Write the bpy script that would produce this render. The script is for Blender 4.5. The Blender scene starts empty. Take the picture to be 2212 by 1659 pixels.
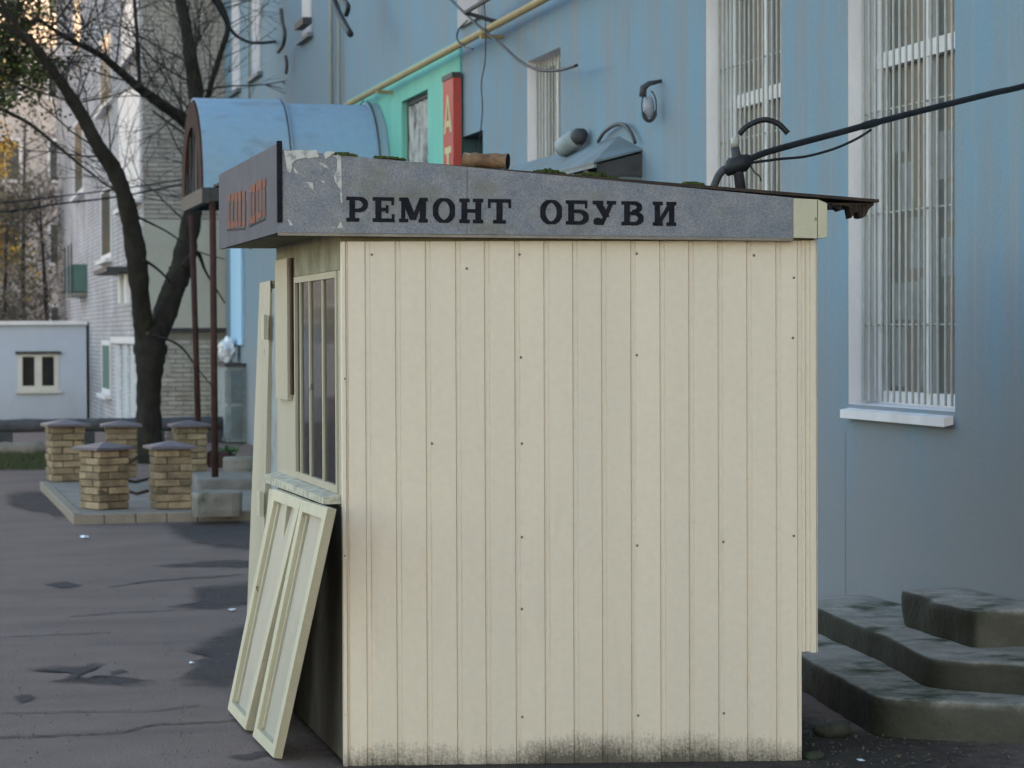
import bpy, bmesh, math, random
from mathutils import Vector as V, Matrix, noise as mnoise

random.seed(11)
S = bpy.context.scene
COL = S.collection
sin, cos, tan, atan, rad = math.sin, math.cos, math.tan, math.atan, math.radians

# ------------------------------------------------------------------ camera, sky, sun, exposure
FPX, CX, CY, EYE = 5400.0, 1106.0, 829.5, 1.72      # focal length and centre in survey units of the photograph (2212 wide)
TH, PH, RO = atan(1276 / FPX), atan((CY - 718) / FPX), .004
Z = V((0, 0, 1))
F0, R0 = V((sin(TH), cos(TH), 0)), V((cos(TH), -sin(TH), 0))
FW = F0 * cos(PH) - Z * sin(PH)
U0 = Z * cos(PH) + F0 * sin(PH)
RT = R0 * cos(RO) - U0 * sin(RO)
UP = U0 * cos(RO) + R0 * sin(RO)
CAM = V((0, 0, EYE))
cd = bpy.data.cameras.new('camera')
cam = bpy.data.objects.new('camera', cd)
COL.objects.link(cam)
cam.matrix_world = Matrix(((RT.x, UP.x, -FW.x, 0), (RT.y, UP.y, -FW.y, 0), (RT.z, UP.z, -FW.z, EYE), (0, 0, 0, 1)))
cd.sensor_width = 36
cd.lens = FPX / 2212 * 36
cd.clip_end = 2000
cd.dof.use_dof = True
cd.dof.focus_distance = 10.0
cd.dof.aperture_fstop = 6.5
S.camera = cam

SUN_EL = rad(10)
tosun = V((.5 * cos(SUN_EL), -.866 * cos(SUN_EL), sin(SUN_EL)))
W = bpy.data.worlds.new("World")
S.world = W
W.use_nodes = True
nt = W.node_tree
bg = nt.nodes['Background']
sky = nt.nodes.new('ShaderNodeTexSky')
sky.sky_type = 'NISHITA'
sky.sun_disc = False
sky.sun_elevation = SUN_EL
sky.sun_rotation = math.atan2(tosun.x, tosun.y)
sky.air_density = 1.0
sky.dust_density = 1.2
sky.ozone_density = .4
nt.links.new(sky.outputs[0], bg.inputs[0])
bg.inputs[1].default_value = .15
sl = bpy.data.lights.new('sun', 'SUN')
sl.energy = 5.0
sl.angle = rad(.5)
sl.color = (1, .72, .42)
so = bpy.data.objects.new('sun', sl)
COL.objects.link(so)
so.rotation_euler = (-tosun).to_track_quat('-Z', 'Y').to_euler()
S.view_settings.view_transform = 'Standard'
S.view_settings.look = 'None'
S.view_settings.gamma = 1
S.view_settings.exposure = 2.45
S.view_settings.use_curve_mapping = False
S.render.engine = 'CYCLES'
S.cycles.use_denoising = True
S.cycles.max_bounces = 6

# ------------------------------------------------------------------ surveying: a sight line of the photograph met with a real plane
def ray(u, v): return RT * ((u - CX) / FPX) + UP * ((CY - v) / FPX) + FW
def at(u, v, d): return CAM + ray(u, v) * d
def onx(u, v, x): r = ray(u, v); return CAM + r * (x / r.x)
def ony(u, v, y): r = ray(u, v); return CAM + r * (y / r.y)
def onz(u, v, z): r = ray(u, v); return CAM + r * ((z - EYE) / r.z)
def onp(u, v, p, n): r = ray(u, v); return CAM + r * ((p - CAM).dot(n) / r.dot(n))

# ------------------------------------------------------------------ materials
MATS = {}
def rgb(c): return (c[0], c[1], c[2], 1)
def mat(name, c1, c2=None, scale=3.0, stretch=(1, 1, 1), rough=.8, bump=0.0, bscale=40.0, detail=6, lo=.35, hi=.65, spec=.3, metal=0,
        dirt=None, rnd=0.0, fine=.0):
    """two-tone weathered surface: large mottling between c1 and c2, fine grain, bump; dirt=(colour, scale, stretch, lo, hi)"""
    m = bpy.data.materials.new(name)
    m.use_nodes = True
    n, l = m.node_tree.nodes, m.node_tree.links
    b = n['Principled BSDF']
    b.inputs['Roughness'].default_value = rough
    b.inputs['Specular IOR Level'].default_value = spec
    b.inputs['Metallic'].default_value = metal
    geo = n.new('ShaderNodeNewGeometry')
    def tex(sc, st, det=detail, rg=.6):
        mp = n.new('ShaderNodeMapping'); mp.inputs['Scale'].default_value = st
        l.new(geo.outputs['Position'], mp.inputs['Vector'])
        t = n.new('ShaderNodeTexNoise'); t.inputs['Scale'].default_value = sc; t.inputs['Detail'].default_value = det
        t.inputs['Roughness'].default_value = rg
        l.new(mp.outputs[0], t.inputs['Vector'])
        return t.outputs['Fac']
    def ramp(fac, a, z_):
        r = n.new('ShaderNodeMapRange'); r.inputs['From Min'].default_value = a; r.inputs['From Max'].default_value = z_
        l.new(fac, r.inputs['Value']); return r.outputs[0]
    def mix(fac, a, bcol, mode='MIX'):
        x = n.new('ShaderNodeMix'); x.data_type = 'RGBA'; x.blend_type = mode
        if isinstance(fac, float): x.inputs[0].default_value = fac
        else: l.new(fac, x.inputs[0])
        for sock, val in ((x.inputs[6], a), (x.inputs[7], bcol)):
            if isinstance(val, tuple): sock.default_value = val
            else: l.new(val, sock)
        return x.outputs[2]
    c2 = c2 or tuple(k * .8 for k in c1)
    col = mix(ramp(tex(scale, stretch), lo, hi), rgb(c1), rgb(c2))
    if fine:
        g = ramp(tex(bscale * 2.5, (1, 1, 1), 3), .3, .7)
        gm = n.new('ShaderNodeMapRange'); gm.inputs['To Min'].default_value = 1 - fine; gm.inputs['To Max'].default_value = 1 + fine
        l.new(g, gm.inputs['Value'])
        hv = n.new('ShaderNodeHueSaturation'); l.new(gm.outputs[0], hv.inputs['Value']); l.new(col, hv.inputs['Color']); col = hv.outputs[0]
    if dirt:
        dc, ds, dst, dl, dh = dirt
        col = mix(ramp(tex(ds, dst), dl, dh), col, rgb(dc))
    if rnd:
        oi = n.new('ShaderNodeObjectInfo')
        mr = n.new('ShaderNodeMapRange'); mr.inputs['To Min'].default_value = 1 - rnd; mr.inputs['To Max'].default_value = 1 + rnd
        l.new(oi.outputs['Random'], mr.inputs['Value'])
        hv = n.new('ShaderNodeHueSaturation'); l.new(mr.outputs[0], hv.inputs['Value']); l.new(col, hv.inputs['Color']); col = hv.outputs[0]
    l.new(col, b.inputs['Base Color'])
    if bump:
        bp = n.new('ShaderNodeBump'); bp.inputs['Strength'].default_value = bump; bp.inputs['Distance'].default_value = .02
        l.new(tex(bscale, (1, 1, 1), 5), bp.inputs['Height']); l.new(bp.outputs[0], b.inputs['Normal'])
    MATS[name] = m
    return m

M = {}
M['cream'] = mat('cream_sheet_metal', (.645, .55, .445), (.60, .52, .43), 1.3, (1, 1, .35), .5, .06, 14, fine=.03, spec=.35, rnd=.03, dirt=((.50, .42, .335), 5, (1, 1, .12), .58, .85))
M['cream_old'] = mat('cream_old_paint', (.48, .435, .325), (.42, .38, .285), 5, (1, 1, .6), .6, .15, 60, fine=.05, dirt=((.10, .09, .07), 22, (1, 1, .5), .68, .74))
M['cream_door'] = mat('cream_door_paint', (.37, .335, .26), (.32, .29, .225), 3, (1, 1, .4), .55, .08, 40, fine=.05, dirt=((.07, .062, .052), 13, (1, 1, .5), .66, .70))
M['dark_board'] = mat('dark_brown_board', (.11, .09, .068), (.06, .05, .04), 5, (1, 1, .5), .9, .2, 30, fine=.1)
M['dirty_shaded_cream'] = mat('dirty_shaded_cream_paint', (.30, .275, .20), (.17, .155, .11), 7, (1, 1, 1), .8, .1, 40, fine=.08)  # dirt and the overhang's shade both mixed into this colour
M['panel_grey'] = mat('shutter_sheet', (.37, .335, .28), (.32, .295, .25), 4, (1, 1, .5), .5, .06, 40, fine=.04)
M['flaking'] = mat('flaking_paint', (.45, .42, .33), (.30, .28, .23), 24, (1, 1, 1), .7, .3, 60, lo=.45, hi=.55)
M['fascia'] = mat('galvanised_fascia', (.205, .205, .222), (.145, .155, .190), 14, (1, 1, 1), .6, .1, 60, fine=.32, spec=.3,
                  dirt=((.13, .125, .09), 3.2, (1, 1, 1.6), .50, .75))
M['shaded_fascia_side'] = mat('shaded_fascia_side', (.088, .090, .116), (.072, .074, .096), 5, (1, 1, 1), .7, .05, 60, fine=.16, spec=.1)  # darker than the front board: blocked sky on the left put into the colour
M['soffit'] = mat('shadow_gap_paint', (.20, .185, .12), (.12, .11, .07), 6, (1, 1, 1), .85, .1, 30)
M['black'] = mat('black_paint', (.010, .011, .015), (.018, .018, .023), 30, (1, 1, 1), .9, 0, spec=.08)
M['rubber'] = mat('black_rubber', (.010, .011, .014), (.018, .018, .022), 20, (1, 1, 1), .55, .1, 80)
M['roofing'] = mat('dark_roofing', (.03, .025, .022), (.06, .04, .03), 10, (1, 1, 1), .9, .4, 60)
M['poster'] = mat('torn_paper', (.47, .46, .445), (.26, .26, .265), 34, (1, 1, 1), .9, .1, 80, lo=.48, hi=.62)
M['red_print'] = mat('faded_red_print', (.23, .066, .038), (.095, .060, .062), 30, (1, 1, 1), .7, 0, lo=.42, hi=.68, spec=.1)
M['red_faint'] = mat('faint_red_print', (.165, .062, .048), (.075, .062, .072), 34, (1, 1, .6), .7, 0, lo=.36, hi=.62, spec=.1)
M['dark_print'] = mat('dark_print', (.022, .02, .025), (.045, .042, .05), 30, (1, 1, 1), .7, spec=.05)
M['moss'] = mat('moss', (.030, .055, .010), (.075, .08, .016), 30, (1, 1, 1), 1, .8, 120)
M['rust'] = mat('rusty_iron', (.22, .13, .075), (.10, .05, .03), 18, (1, 1, 1), .85, .4, 60, dirt=((.33, .24, .15), 25, (1, 1, 1), .6, .68))
M['porcelain'] = mat('porcelain', (.36, .35, .32), (.26, .25, .22), 30, (1, 1, 1), .3)
M['lamp_glass'] = mat('cloudy_lamp_glass', (.27, .29, .33), (.20, .22, .26), 20, (1, 1, 1), .3)
M['screw_head'] = mat('dull_screw', (.17, .155, .13), (.12, .11, .095), 40, (1, 1, 1), .5)
M['glass'] = mat('window_glass', (.128, .125, .116), (.108, .105, .098), 1.5, (1, 1, .6), .3, 0, spec=.12)
M['glass_far'] = mat('far_window_glass', (.03, .04, .04), (.06, .065, .065), 1.5, (1, 1, 1), .15, 0, spec=.4)
M['curtain'] = mat('curtain_cloth', (.17, .165, .145), (.10, .10, .09), 4, (1, 6, .5), .95)
M['paper'] = mat('window_paper', (.245, .243, .245), (.19, .188, .19), 6, (1, 1, 1), .9, fine=.12)
M['white'] = mat('white_window_paint', (.66, .64, .66), (.56, .54, .56), 4, (1, 1, .4), .5, .03, 40, fine=.04)
M['jamb'] = mat('white_plaster', (.74, .71, .73), (.62, .60, .63), 3, (1, 1, .4), .85, .15, 50, fine=.05)
M['bar'] = mat('white_bar_paint', (.39, .38, .355), (.31, .30, .275), 12, (1, 1, 1), .5)
M['blue'] = mat('blue_plaster', (.150, .240, .312), (.182, .218, .248), 1.4, (1, 2.0, .5), .9, .14, 60, fine=.12, lo=.40, hi=.62,
                dirt=((.225, .245, .262), 7.0, (1, 2.6, .09), .50, .82))
M['blue_low'] = mat('blue_plinth_plaster', (.245, .27, .31), (.205, .225, .255), 1.4, (1, 1.6, .5), .9, .25, 26, fine=.07, dirt=((.10, .10, .10), 2.2, (1, 1.5, .8), .58, .8))
M['mint'] = mat('mint_green_paint', (.175, .47, .37), (.15, .40, .33), 2, (1, 1, .5), .8, .08, 30, fine=.05)
M['red_sign'] = mat('red_sign', (.42, .05, .04), (.34, .05, .045), 8, (1, 1, 1), .5)
M['sign_cream'] = mat('sign_letter', (.52, .45, .25), (.42, .36, .2), 10, (1, 1, 1), .6)
M['banner'] = mat('faded_banner', (.40, .385, .37), (.10, .085, .085), 5.5, (1, 1, .55), .8, .1, 20, lo=.42, hi=.58)
M['awning'] = mat('blue_awning_sheet', (.19, .315, .44), (.215, .305, .40), 2.2, (1, 1, 1), .5, .08, 5, fine=.05, spec=.3, dirt=((.15, .20, .245), 4, (.5, 1.4, .5), .56, .76))
M['awning_grey'] = mat('weathered_awning', (.24, .29, .34), (.20, .29, .37), 4, (1, 1, 1), .6, .05, 20)
M['rust_frame'] = mat('red_oxide_iron', (.062, .032, .028), (.04, .022, .02), 8, (1, 1, 1), .8, .1, 40, spec=.1)
M['pipe_yellow'] = mat('ochre_pipe_paint', (.34, .25, .10), (.26, .20, .10), 6, (1, 1, 1), .6)
M['pipe_grey'] = mat('drab_pipe_paint', (.27, .27, .22), (.23, .25, .24), 6, (1, 1, 1), .6)
M['hood'] = mat('hood_sheet', (.135, .185, .215), (.10, .115, .12), 3, (1, 1, 1), .6, .05, 20)
M['dark_metal'] = mat('dark_metal', (.03, .033, .04), (.05, .05, .055), 10, (1, 1, 1), .6)
M['niche'] = mat('blue_door_paint', (.06, .115, .14), (.045, .09, .11), 3, (1, 1, .4), .6)
M['bright_blue'] = mat('bright_blue_paint', (.30, .52, .74), (.34, .55, .74), 5, (1, 5, .3), .5)
M['steel'] = mat('pale_steel', (.25, .29, .31), (.16, .18, .19), 6, (1, 1, 1), .6)
M['plastic'] = mat('white_plastic', (.7, .71, .74), (.5, .52, .58), 12, (1, 1, 1), .2, .5, 14, spec=.5)
M['asphalt'] = mat('old_asphalt', (.166, .123, .110), (.138, .102, .092), 1.6, (1, 1, 1), .9, .6, 60, fine=.34, spec=.25,
                   dirt=((.112, .083, .076), .9, (.5, 1.6, 1), .52, .72))
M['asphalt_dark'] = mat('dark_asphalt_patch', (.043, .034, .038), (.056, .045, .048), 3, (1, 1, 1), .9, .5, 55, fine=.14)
M['soil'] = mat('dark_soil', (.035, .030, .026), (.055, .047, .040), 6, (1, 1, 1), 1, .8, 30, fine=.2)
M['crack'] = mat('crack_tar', (.035, .03, .032), (.05, .043, .045), 3, (1, 1, 1), .9)
M['soil_soft'] = mat('thin_soil', (.040, .033, .028), (.058, .048, .040), 6, (1, 1, 1), 1, .8, 30, fine=.25)
M['concrete'] = mat('worn_concrete', (.24, .215, .19), (.17, .155, .138), 4, (1, 1, 1), .95, .5, 22, fine=.1, dirt=((.06, .065, .04), 3, (1, 1, 1), .58, .7))
M['step'] = mat('mossy_step_concrete', (.31, .285, .255), (.19, .178, .158), 5, (1, 1, 1), .95, .7, 18, fine=.12, dirt=((.035, .045, .022), 3.5, (1, 1, 1.2), .5, .66))
M['step_side'] = mat('step_side_concrete', (.085, .083, .07), (.05, .05, .04), 6, (1, 1, 1), .95, .8, 16, fine=.12, dirt=((.025, .032, .016), 4, (1, 1, 1), .45, .62))
M['kerb'] = mat('pale_kerb', (.25, .21, .172), (.195, .165, .137), 6, (1, 1, 1), .95, .4, 30, fine=.08)
M['paving'] = mat('grey_paving', (.235, .205, .185), (.17, .15, .137), 5, (1, 1, 1), .95, .4, 25, fine=.1)
M['brick'] = mat('yellow_brick', (.30, .225, .145), (.225, .165, .11), 9, (1, 1, 1), .95, .7, 24, fine=.15, rnd=.36, dirt=((.12, .092, .058), 5, (1, 1, 1), .48, .72))
M['mortar'] = mat('mortar', (.115, .092, .06), (.08, .065, .045), 20, (1, 1, 1), 1)
M['cap'] = mat('pillar_cap', (.135, .115, .135), (.09, .075, .09), 8, (1, 1, 1), .5)
M['bark'] = mat('dark_bark', (.030, .026, .022), (.016, .014, .012), 9, (1, 1, .35), 1, .9, 30, dirt=((.035, .042, .014), 4, (1, 1, .6), .58, .72))
M['twig'] = mat('twig_bark', (.028, .024, .025), (.04, .034, .032), 9)
M['twig_brown'] = mat('brown_twig', (.14, .112, .112), (.085, .07, .072), 3)
M['leaf_green'] = mat('dull_green_leaf', (.035, .06, .014), (.06, .075, .02), 3, rnd=.2)
M['leaf_yellow'] = mat('autumn_yellow_leaf', (.64, .38, .035), (.45, .30, .05), 2)
M['leaf_brown'] = mat('dry_leaf', (.11, .08, .045), (.08, .07, .035), 2)
M['shrub_leaf'] = mat('shrub_leaf', (.17, .155, .085), (.13, .105, .075), 2)
M['plant'] = mat('plant_leaf', (.035, .115, .022), (.055, .15, .03), 6)
M['grass'] = mat('dull_grass', (.045, .06, .02), (.07, .075, .035), 2)
M['beige_brick'] = mat('beige_brick', (.37, .345, .315), (.29, .27, .245), 5, (1, 1, 1), .95, .3, 20, rnd=.12, fine=.05, dirt=((.20, .14, .115), 1.8, (1, 1, 1), .60, .72))
M['beige_plaster'] = mat('beige_plaster', (.42, .405, .355), (.37, .355, .31), 1.5, (1, 1, 1), .95, .1, 20, fine=.04)
M['beige_mortar'] = mat('beige_mortar', (.20, .185, .16), (.16, .15, .13), 8)
M['annex'] = mat('pale_annex_plaster', (.42, .455, .54), (.39, .425, .50), 1.5, (1, 1, 1), .9, .05, 20, fine=.03)
M['annex_trim'] = mat('annex_window_paint', (.55, .53, .48), (.48, .46, .42), 4)
M['dark_glass'] = mat('dark_pane', (.012, .013, .015), (.025, .025, .026), 3, rough=.3, spec=.08)
M['insulation'] = mat('pipe_insulation', (.085, .085, .095), (.05, .05, .058), 4, (1.5, 1, 1), .8, .5, 12)
M['gold'] = mat('ochre_render', (.44, .39, .37), (.36, .32, .31), .5, (1, 1, 1), .9)
M['green_panel'] = mat('green_balcony_sheet', (.07, .13, .115), (.09, .15, .13), 3)
M['pink'] = mat('pale_pink_board', (.40, .36, .37), (.36, .33, .34), 3)
M['water'] = M['asphalt_dark']

def sheet_dirt(m, zlo=.0, zhi=.22):
    """mud splashed up the foot of the cream sheets: streaky edge of its own, tied to the height above the ground"""
    n, l = m.node_tree.nodes, m.node_tree.links
    b = n['Principled BSDF']
    src = b.inputs['Base Color'].links[0].from_socket
    geo = n.new('ShaderNodeNewGeometry')
    sx = n.new('ShaderNodeSeparateXYZ'); l.new(geo.outputs['Position'], sx.inputs[0])
    mp = n.new('ShaderNodeMapping'); mp.inputs['Scale'].default_value = (1, 1, .16); l.new(geo.outputs['Position'], mp.inputs[0])
    t = n.new('ShaderNodeTexNoise'); t.inputs['Scale'].default_value = 110; t.inputs['Detail'].default_value = 7; l.new(mp.outputs[0], t.inputs[0])
    t2 = n.new('ShaderNodeTexNoise'); t2.inputs['Scale'].default_value = 1.9; t2.inputs['Detail'].default_value = 7; l.new(geo.outputs['Position'], t2.inputs[0])
    def mth(op, a, c):
        k = n.new('ShaderNodeMath'); k.operation = op
        for s_, v_ in ((k.inputs[0], a), (k.inputs[1], c)):
            if isinstance(v_, (int, float)): s_.default_value = v_
            else: l.new(v_, s_)
        return k.outputs[0]
    t3 = n.new('ShaderNodeTexNoise'); t3.inputs['Scale'].default_value = 95; t3.inputs['Detail'].default_value = 4; l.new(geo.outputs['Position'], t3.inputs[0])
    h = mth('ADD', mth('ADD', mth('MULTIPLY', mth('POWER', t.outputs['Fac'], 2.2), .07), mth('MULTIPLY', mth('SUBTRACT', t3.outputs['Fac'], .5), .10)), mth('MULTIPLY', mth('SUBTRACT', t2.outputs['Fac'], .47), .34))   # splash height in metres
    r = n.new('ShaderNodeMapRange'); r.inputs['From Min'].default_value = -.055; r.inputs['From Max'].default_value = .04
    l.new(mth('SUBTRACT', h, mth('ADD', sx.outputs['Z'], .0)), r.inputs['Value'])
    x = n.new('ShaderNodeMix'); x.data_type = 'RGBA'
    l.new(mth('MULTIPLY', r.outputs[0], .92), x.inputs[0]); l.new(src, x.inputs[6]); x.inputs[7].default_value = (.045, .038, .03, 1)
    l.new(x.outputs[2], b.inputs['Base Color'])
sheet_dirt(M['cream'])
def foot_grime(m, colour, z0, z1, amount):
    n, l = m.node_tree.nodes, m.node_tree.links; b = n['Principled BSDF']; src = b.inputs['Base Color'].links[0].from_socket
    geo = n.new('ShaderNodeNewGeometry'); sx = n.new('ShaderNodeSeparateXYZ'); l.new(geo.outputs['Position'], sx.inputs[0])
    mp = n.new('ShaderNodeMapping'); mp.inputs['Scale'].default_value = (1, 1, .35); l.new(geo.outputs['Position'], mp.inputs[0])
    t = n.new('ShaderNodeTexNoise'); t.inputs['Scale'].default_value = 2.2; t.inputs['Detail'].default_value = 8; t.inputs['Roughness'].default_value = .65; l.new(mp.outputs[0], t.inputs[0])
    sc = n.new('ShaderNodeMath'); sc.operation = 'MULTIPLY_ADD'; sc.inputs[1].default_value = 2.2; sc.inputs[2].default_value = -1.1; l.new(t.outputs['Fac'], sc.inputs[0])
    ad = n.new('ShaderNodeMath'); ad.operation = 'ADD'; l.new(sx.outputs['Z'], ad.inputs[0]); l.new(sc.outputs[0], ad.inputs[1])
    r = n.new('ShaderNodeMapRange'); r.interpolation_type = 'SMOOTHSTEP'; r.inputs['From Min'].default_value = z0; r.inputs['From Max'].default_value = z1
    r.inputs['To Min'].default_value = amount; r.inputs['To Max'].default_value = 0; l.new(ad.outputs[0], r.inputs['Value'])
    x = n.new('ShaderNodeMix'); x.data_type = 'RGBA'; l.new(r.outputs[0], x.inputs[0]); l.new(src, x.inputs[6]); x.inputs[7].default_value = rgb(colour); l.new(x.outputs[2], b.inputs['Base Color'])
foot_grime(M['blue'], (.215, .222, .238), .5, 2.3, .95)
def steep_growth_and_shade(m, colour):
    """damp black-green growth on upright concrete faces, and painted shade on left-facing ones"""
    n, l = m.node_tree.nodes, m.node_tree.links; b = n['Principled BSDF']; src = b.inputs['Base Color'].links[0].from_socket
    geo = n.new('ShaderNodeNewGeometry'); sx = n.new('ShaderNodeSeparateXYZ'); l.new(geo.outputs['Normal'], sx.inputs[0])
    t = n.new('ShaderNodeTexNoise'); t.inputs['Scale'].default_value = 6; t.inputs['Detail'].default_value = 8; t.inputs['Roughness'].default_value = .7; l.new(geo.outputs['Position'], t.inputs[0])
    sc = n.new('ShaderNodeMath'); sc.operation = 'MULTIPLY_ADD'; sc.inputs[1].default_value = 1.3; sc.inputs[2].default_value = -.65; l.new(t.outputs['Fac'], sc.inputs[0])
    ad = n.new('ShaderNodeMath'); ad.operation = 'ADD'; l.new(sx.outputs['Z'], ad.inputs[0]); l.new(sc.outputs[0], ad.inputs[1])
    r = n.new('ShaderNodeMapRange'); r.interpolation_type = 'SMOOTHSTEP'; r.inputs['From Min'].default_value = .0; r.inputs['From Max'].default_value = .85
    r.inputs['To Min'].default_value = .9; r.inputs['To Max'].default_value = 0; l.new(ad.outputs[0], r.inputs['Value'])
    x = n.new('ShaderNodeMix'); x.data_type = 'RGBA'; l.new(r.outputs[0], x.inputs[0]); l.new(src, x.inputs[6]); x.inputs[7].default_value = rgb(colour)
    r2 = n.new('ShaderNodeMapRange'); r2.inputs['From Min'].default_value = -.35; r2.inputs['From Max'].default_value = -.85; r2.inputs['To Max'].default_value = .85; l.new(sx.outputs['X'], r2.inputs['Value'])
    y = n.new('ShaderNodeMix'); y.data_type = 'RGBA'; l.new(r2.outputs[0], y.inputs[0]); l.new(x.outputs[2], y.inputs[6]); y.inputs[7].default_value = (.017, .019, .011, 1); l.new(y.outputs[2], b.inputs['Base Color'])  # left-facing risers: shade of the gap beside the kiosk painted near black
steep_growth_and_shade(M['step'], (.078, .074, .058))
foot_grime(M['annex'], (.28, .28, .30), -.5, 1.2, .5)

def brick_paint(name, c1, c2, mortar):
    m = bpy.data.materials.new(name); m.use_nodes = True
    n, l = m.node_tree.nodes, m.node_tree.links; b = n['Principled BSDF']; b.inputs['Roughness'].default_value = .95
    geo = n.new('ShaderNodeNewGeometry')
    sx = n.new('ShaderNodeSeparateXYZ'); l.new(geo.outputs['Position'], sx.inputs[0])
    ad = n.new('ShaderNodeMath'); ad.operation = 'ADD'; l.new(sx.outputs['X'], ad.inputs[0]); l.new(sx.outputs['Y'], ad.inputs[1])
    cb = n.new('ShaderNodeCombineXYZ'); l.new(ad.outputs[0], cb.inputs['X']); l.new(sx.outputs['Z'], cb.inputs['Y'])
    t = n.new('ShaderNodeTexBrick'); t.inputs['Scale'].default_value = 1; t.inputs['Brick Width'].default_value = .26
    t.inputs['Row Height'].default_value = .085; t.inputs['Mortar Size'].default_value = .012
    t.inputs['Color1'].default_value = rgb(c1); t.inputs['Color2'].default_value = rgb(c2); t.inputs['Mortar'].default_value = rgb(mortar)
    l.new(cb.outputs[0], t.inputs['Vector'])
    ns = n.new('ShaderNodeTexNoise'); ns.inputs['Scale'].default_value = .9; ns.inputs['Detail'].default_value = 5; l.new(geo.outputs['Position'], ns.inputs[0])
    hv = n.new('ShaderNodeHueSaturation'); l.new(t.outputs['Color'], hv.inputs['Color'])
    mr = n.new('ShaderNodeMapRange'); mr.inputs['From Min'].default_value = .3; mr.inputs['From Max'].default_value = .7
    mr.inputs['To Min'].default_value = .72; mr.inputs['To Max'].default_value = 1.25
    l.new(ns.outputs['Fac'], mr.inputs['Value']); l.new(mr.outputs[0], hv.inputs['Value']); l.new(hv.outputs[0], b.inputs['Base Color'])
    bp = n.new('ShaderNodeBump'); bp.inputs['Strength'].default_value = .6; bp.inputs['Distance'].default_value = .02; bp.invert = True
    l.new(t.outputs['Fac'], bp.inputs['Height']); l.new(bp.outputs[0], b.inputs['Normal'])
    return m
M['lilac_brick'] = brick_paint('pale_lilac_brick', (.43, .40, .42), (.34, .315, .33), (.21, .20, .21))

# ------------------------------------------------------------------ mesh building
class MB:
    def __init__(s): s.v, s.f = [], []
    def add(s, vs, fs):
        o = len(s.v); s.v += [V(p) for p in vs]; s.f += [tuple(o + i for i in f) for f in fs]; return s
    def hexa(s, a):            # 8 points: bottom ring 0-3, top ring 4-7
        return s.add(a, [(3, 2, 1, 0), (4, 5, 6, 7), (0, 1, 5, 4), (1, 2, 6, 5), (2, 3, 7, 6), (3, 0, 4, 7)])
    def box(s, x0, x1, y0, y1, z0, z1):
        return s.hexa([(x0, y0, z0), (x1, y0, z0), (x1, y1, z0), (x0, y1, z0), (x0, y0, z1), (x1, y0, z1), (x1, y1, z1), (x0, y1, z1)])
    def obox(s, o, ex, ey, ez):
        o, ex, ey, ez = V(o), V(ex), V(ey), V(ez)
        return s.hexa([o, o + ex, o + ex + ey, o + ey, o + ez, o + ex + ez, o + ex + ey + ez, o + ey + ez])
    def quad(s, a, b, c, d): return s.add([a, b, c, d], [(0, 1, 2, 3)])
    def prism(s, poly, ext):   # planar polygon extruded by a vector
        n = len(poly); ext = V(ext)
        vs = [V(p) for p in poly] + [V(p) + ext for p in poly]
        fs = [tuple(range(n))[::-1], tuple(range(n, 2 * n))] + [(i, (i + 1) % n, (i + 1) % n + n, i + n) for i in range(n)]
        return s.add(vs, fs)
    def tube(s, pts, r, n=8, cap=True):
        pts = [V(p) for p in pts]
        rs = r if isinstance(r, (list, tuple)) else [r] * len(pts)
        prev, vs, fs = None, [], []
        for i, p in enumerate(pts):
            t = (pts[min(i + 1, len(pts) - 1)] - pts[max(i - 1, 0)])
            t = t.normalized() if t.length > 1e-9 else V((0, 0, 1))
            if prev is None:
                a = t.orthogonal().normalized()
            else:
                a = prev - t * prev.dot(t)
                a = a.normalized() if a.length > 1e-6 else t.orthogonal().normalized()
            prev = a; b = t.cross(a)
            for k in range(n):
                w = 2 * math.pi * k / n
                vs.append(p + (a * cos(w) + b * sin(w)) * rs[i])
        for i in range(len(pts) - 1):
            for k in range(n):
                fs.append((i * n + k, i * n + (k + 1) % n, (i + 1) * n + (k + 1) % n, (i + 1) * n + k))
        if cap:
            fs.append(tuple(range(n))[::-1]); fs.append(tuple((len(pts) - 1) * n + k for k in range(n)))
        return s.add(vs, fs)
    def build(s, name, m, parent=None, smooth=False, bevel=0, **props):
        me = bpy.data.meshes.new(name)
        off = V((0, 0, 0))
        if parent is None and s.v:
            lo = [min(p[i] for p in s.v) for i in range(3)]; hi = [max(p[i] for p in s.v) for i in range(3)]
            off = V(((lo[0] + hi[0]) / 2, (lo[1] + hi[1]) / 2, lo[2]))
        me.from_pydata([tuple(p - off) for p in s.v], [], s.f)
        me.materials.append(M[m] if isinstance(m, str) else m)
        if smooth: me.polygons.foreach_set('use_smooth', [True] * len(me.polygons))
        bm = bmesh.new(); bm.from_mesh(me)
        bmesh.ops.recalc_face_normals(bm, faces=bm.faces[:])
        if bevel: bmesh.ops.bevel(bm, geom=bm.edges[:], offset=bevel, segments=1, affect='EDGES')
        bm.to_mesh(me); bm.free()
        o = bpy.data.objects.new(name, me); COL.objects.link(o)
        o.location = off
        if parent is not None:
            adopt(o, parent)
        for k, v in props.items(): o[k] = v
        return o
BASE = {}
def adopt(o, parent):
    o.parent = parent
    o.matrix_parent_inverse = world_of(parent).inverted()
def world_of(o):
    m = Matrix.LocRotScale(o.location, o.rotation_euler, o.scale)
    return world_of(o.parent) @ o.matrix_parent_inverse @ m if o.parent else m
def thing(name, label, cat, loc, group=None):
    o = bpy.data.objects.new(name, None); COL.objects.link(o); o.location = loc; o.empty_display_size = .1
    o['label'] = label; o['category'] = cat
    if group: o['group'] = group
    return o
def tag(o, label, cat, group=None):
    o['label'] = label; o['category'] = cat
    if group: o['group'] = group
    return o
def struct(o): o['kind'] = 'structure'; return o
def stuff(o): o['kind'] = 'stuff'; return o
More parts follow.
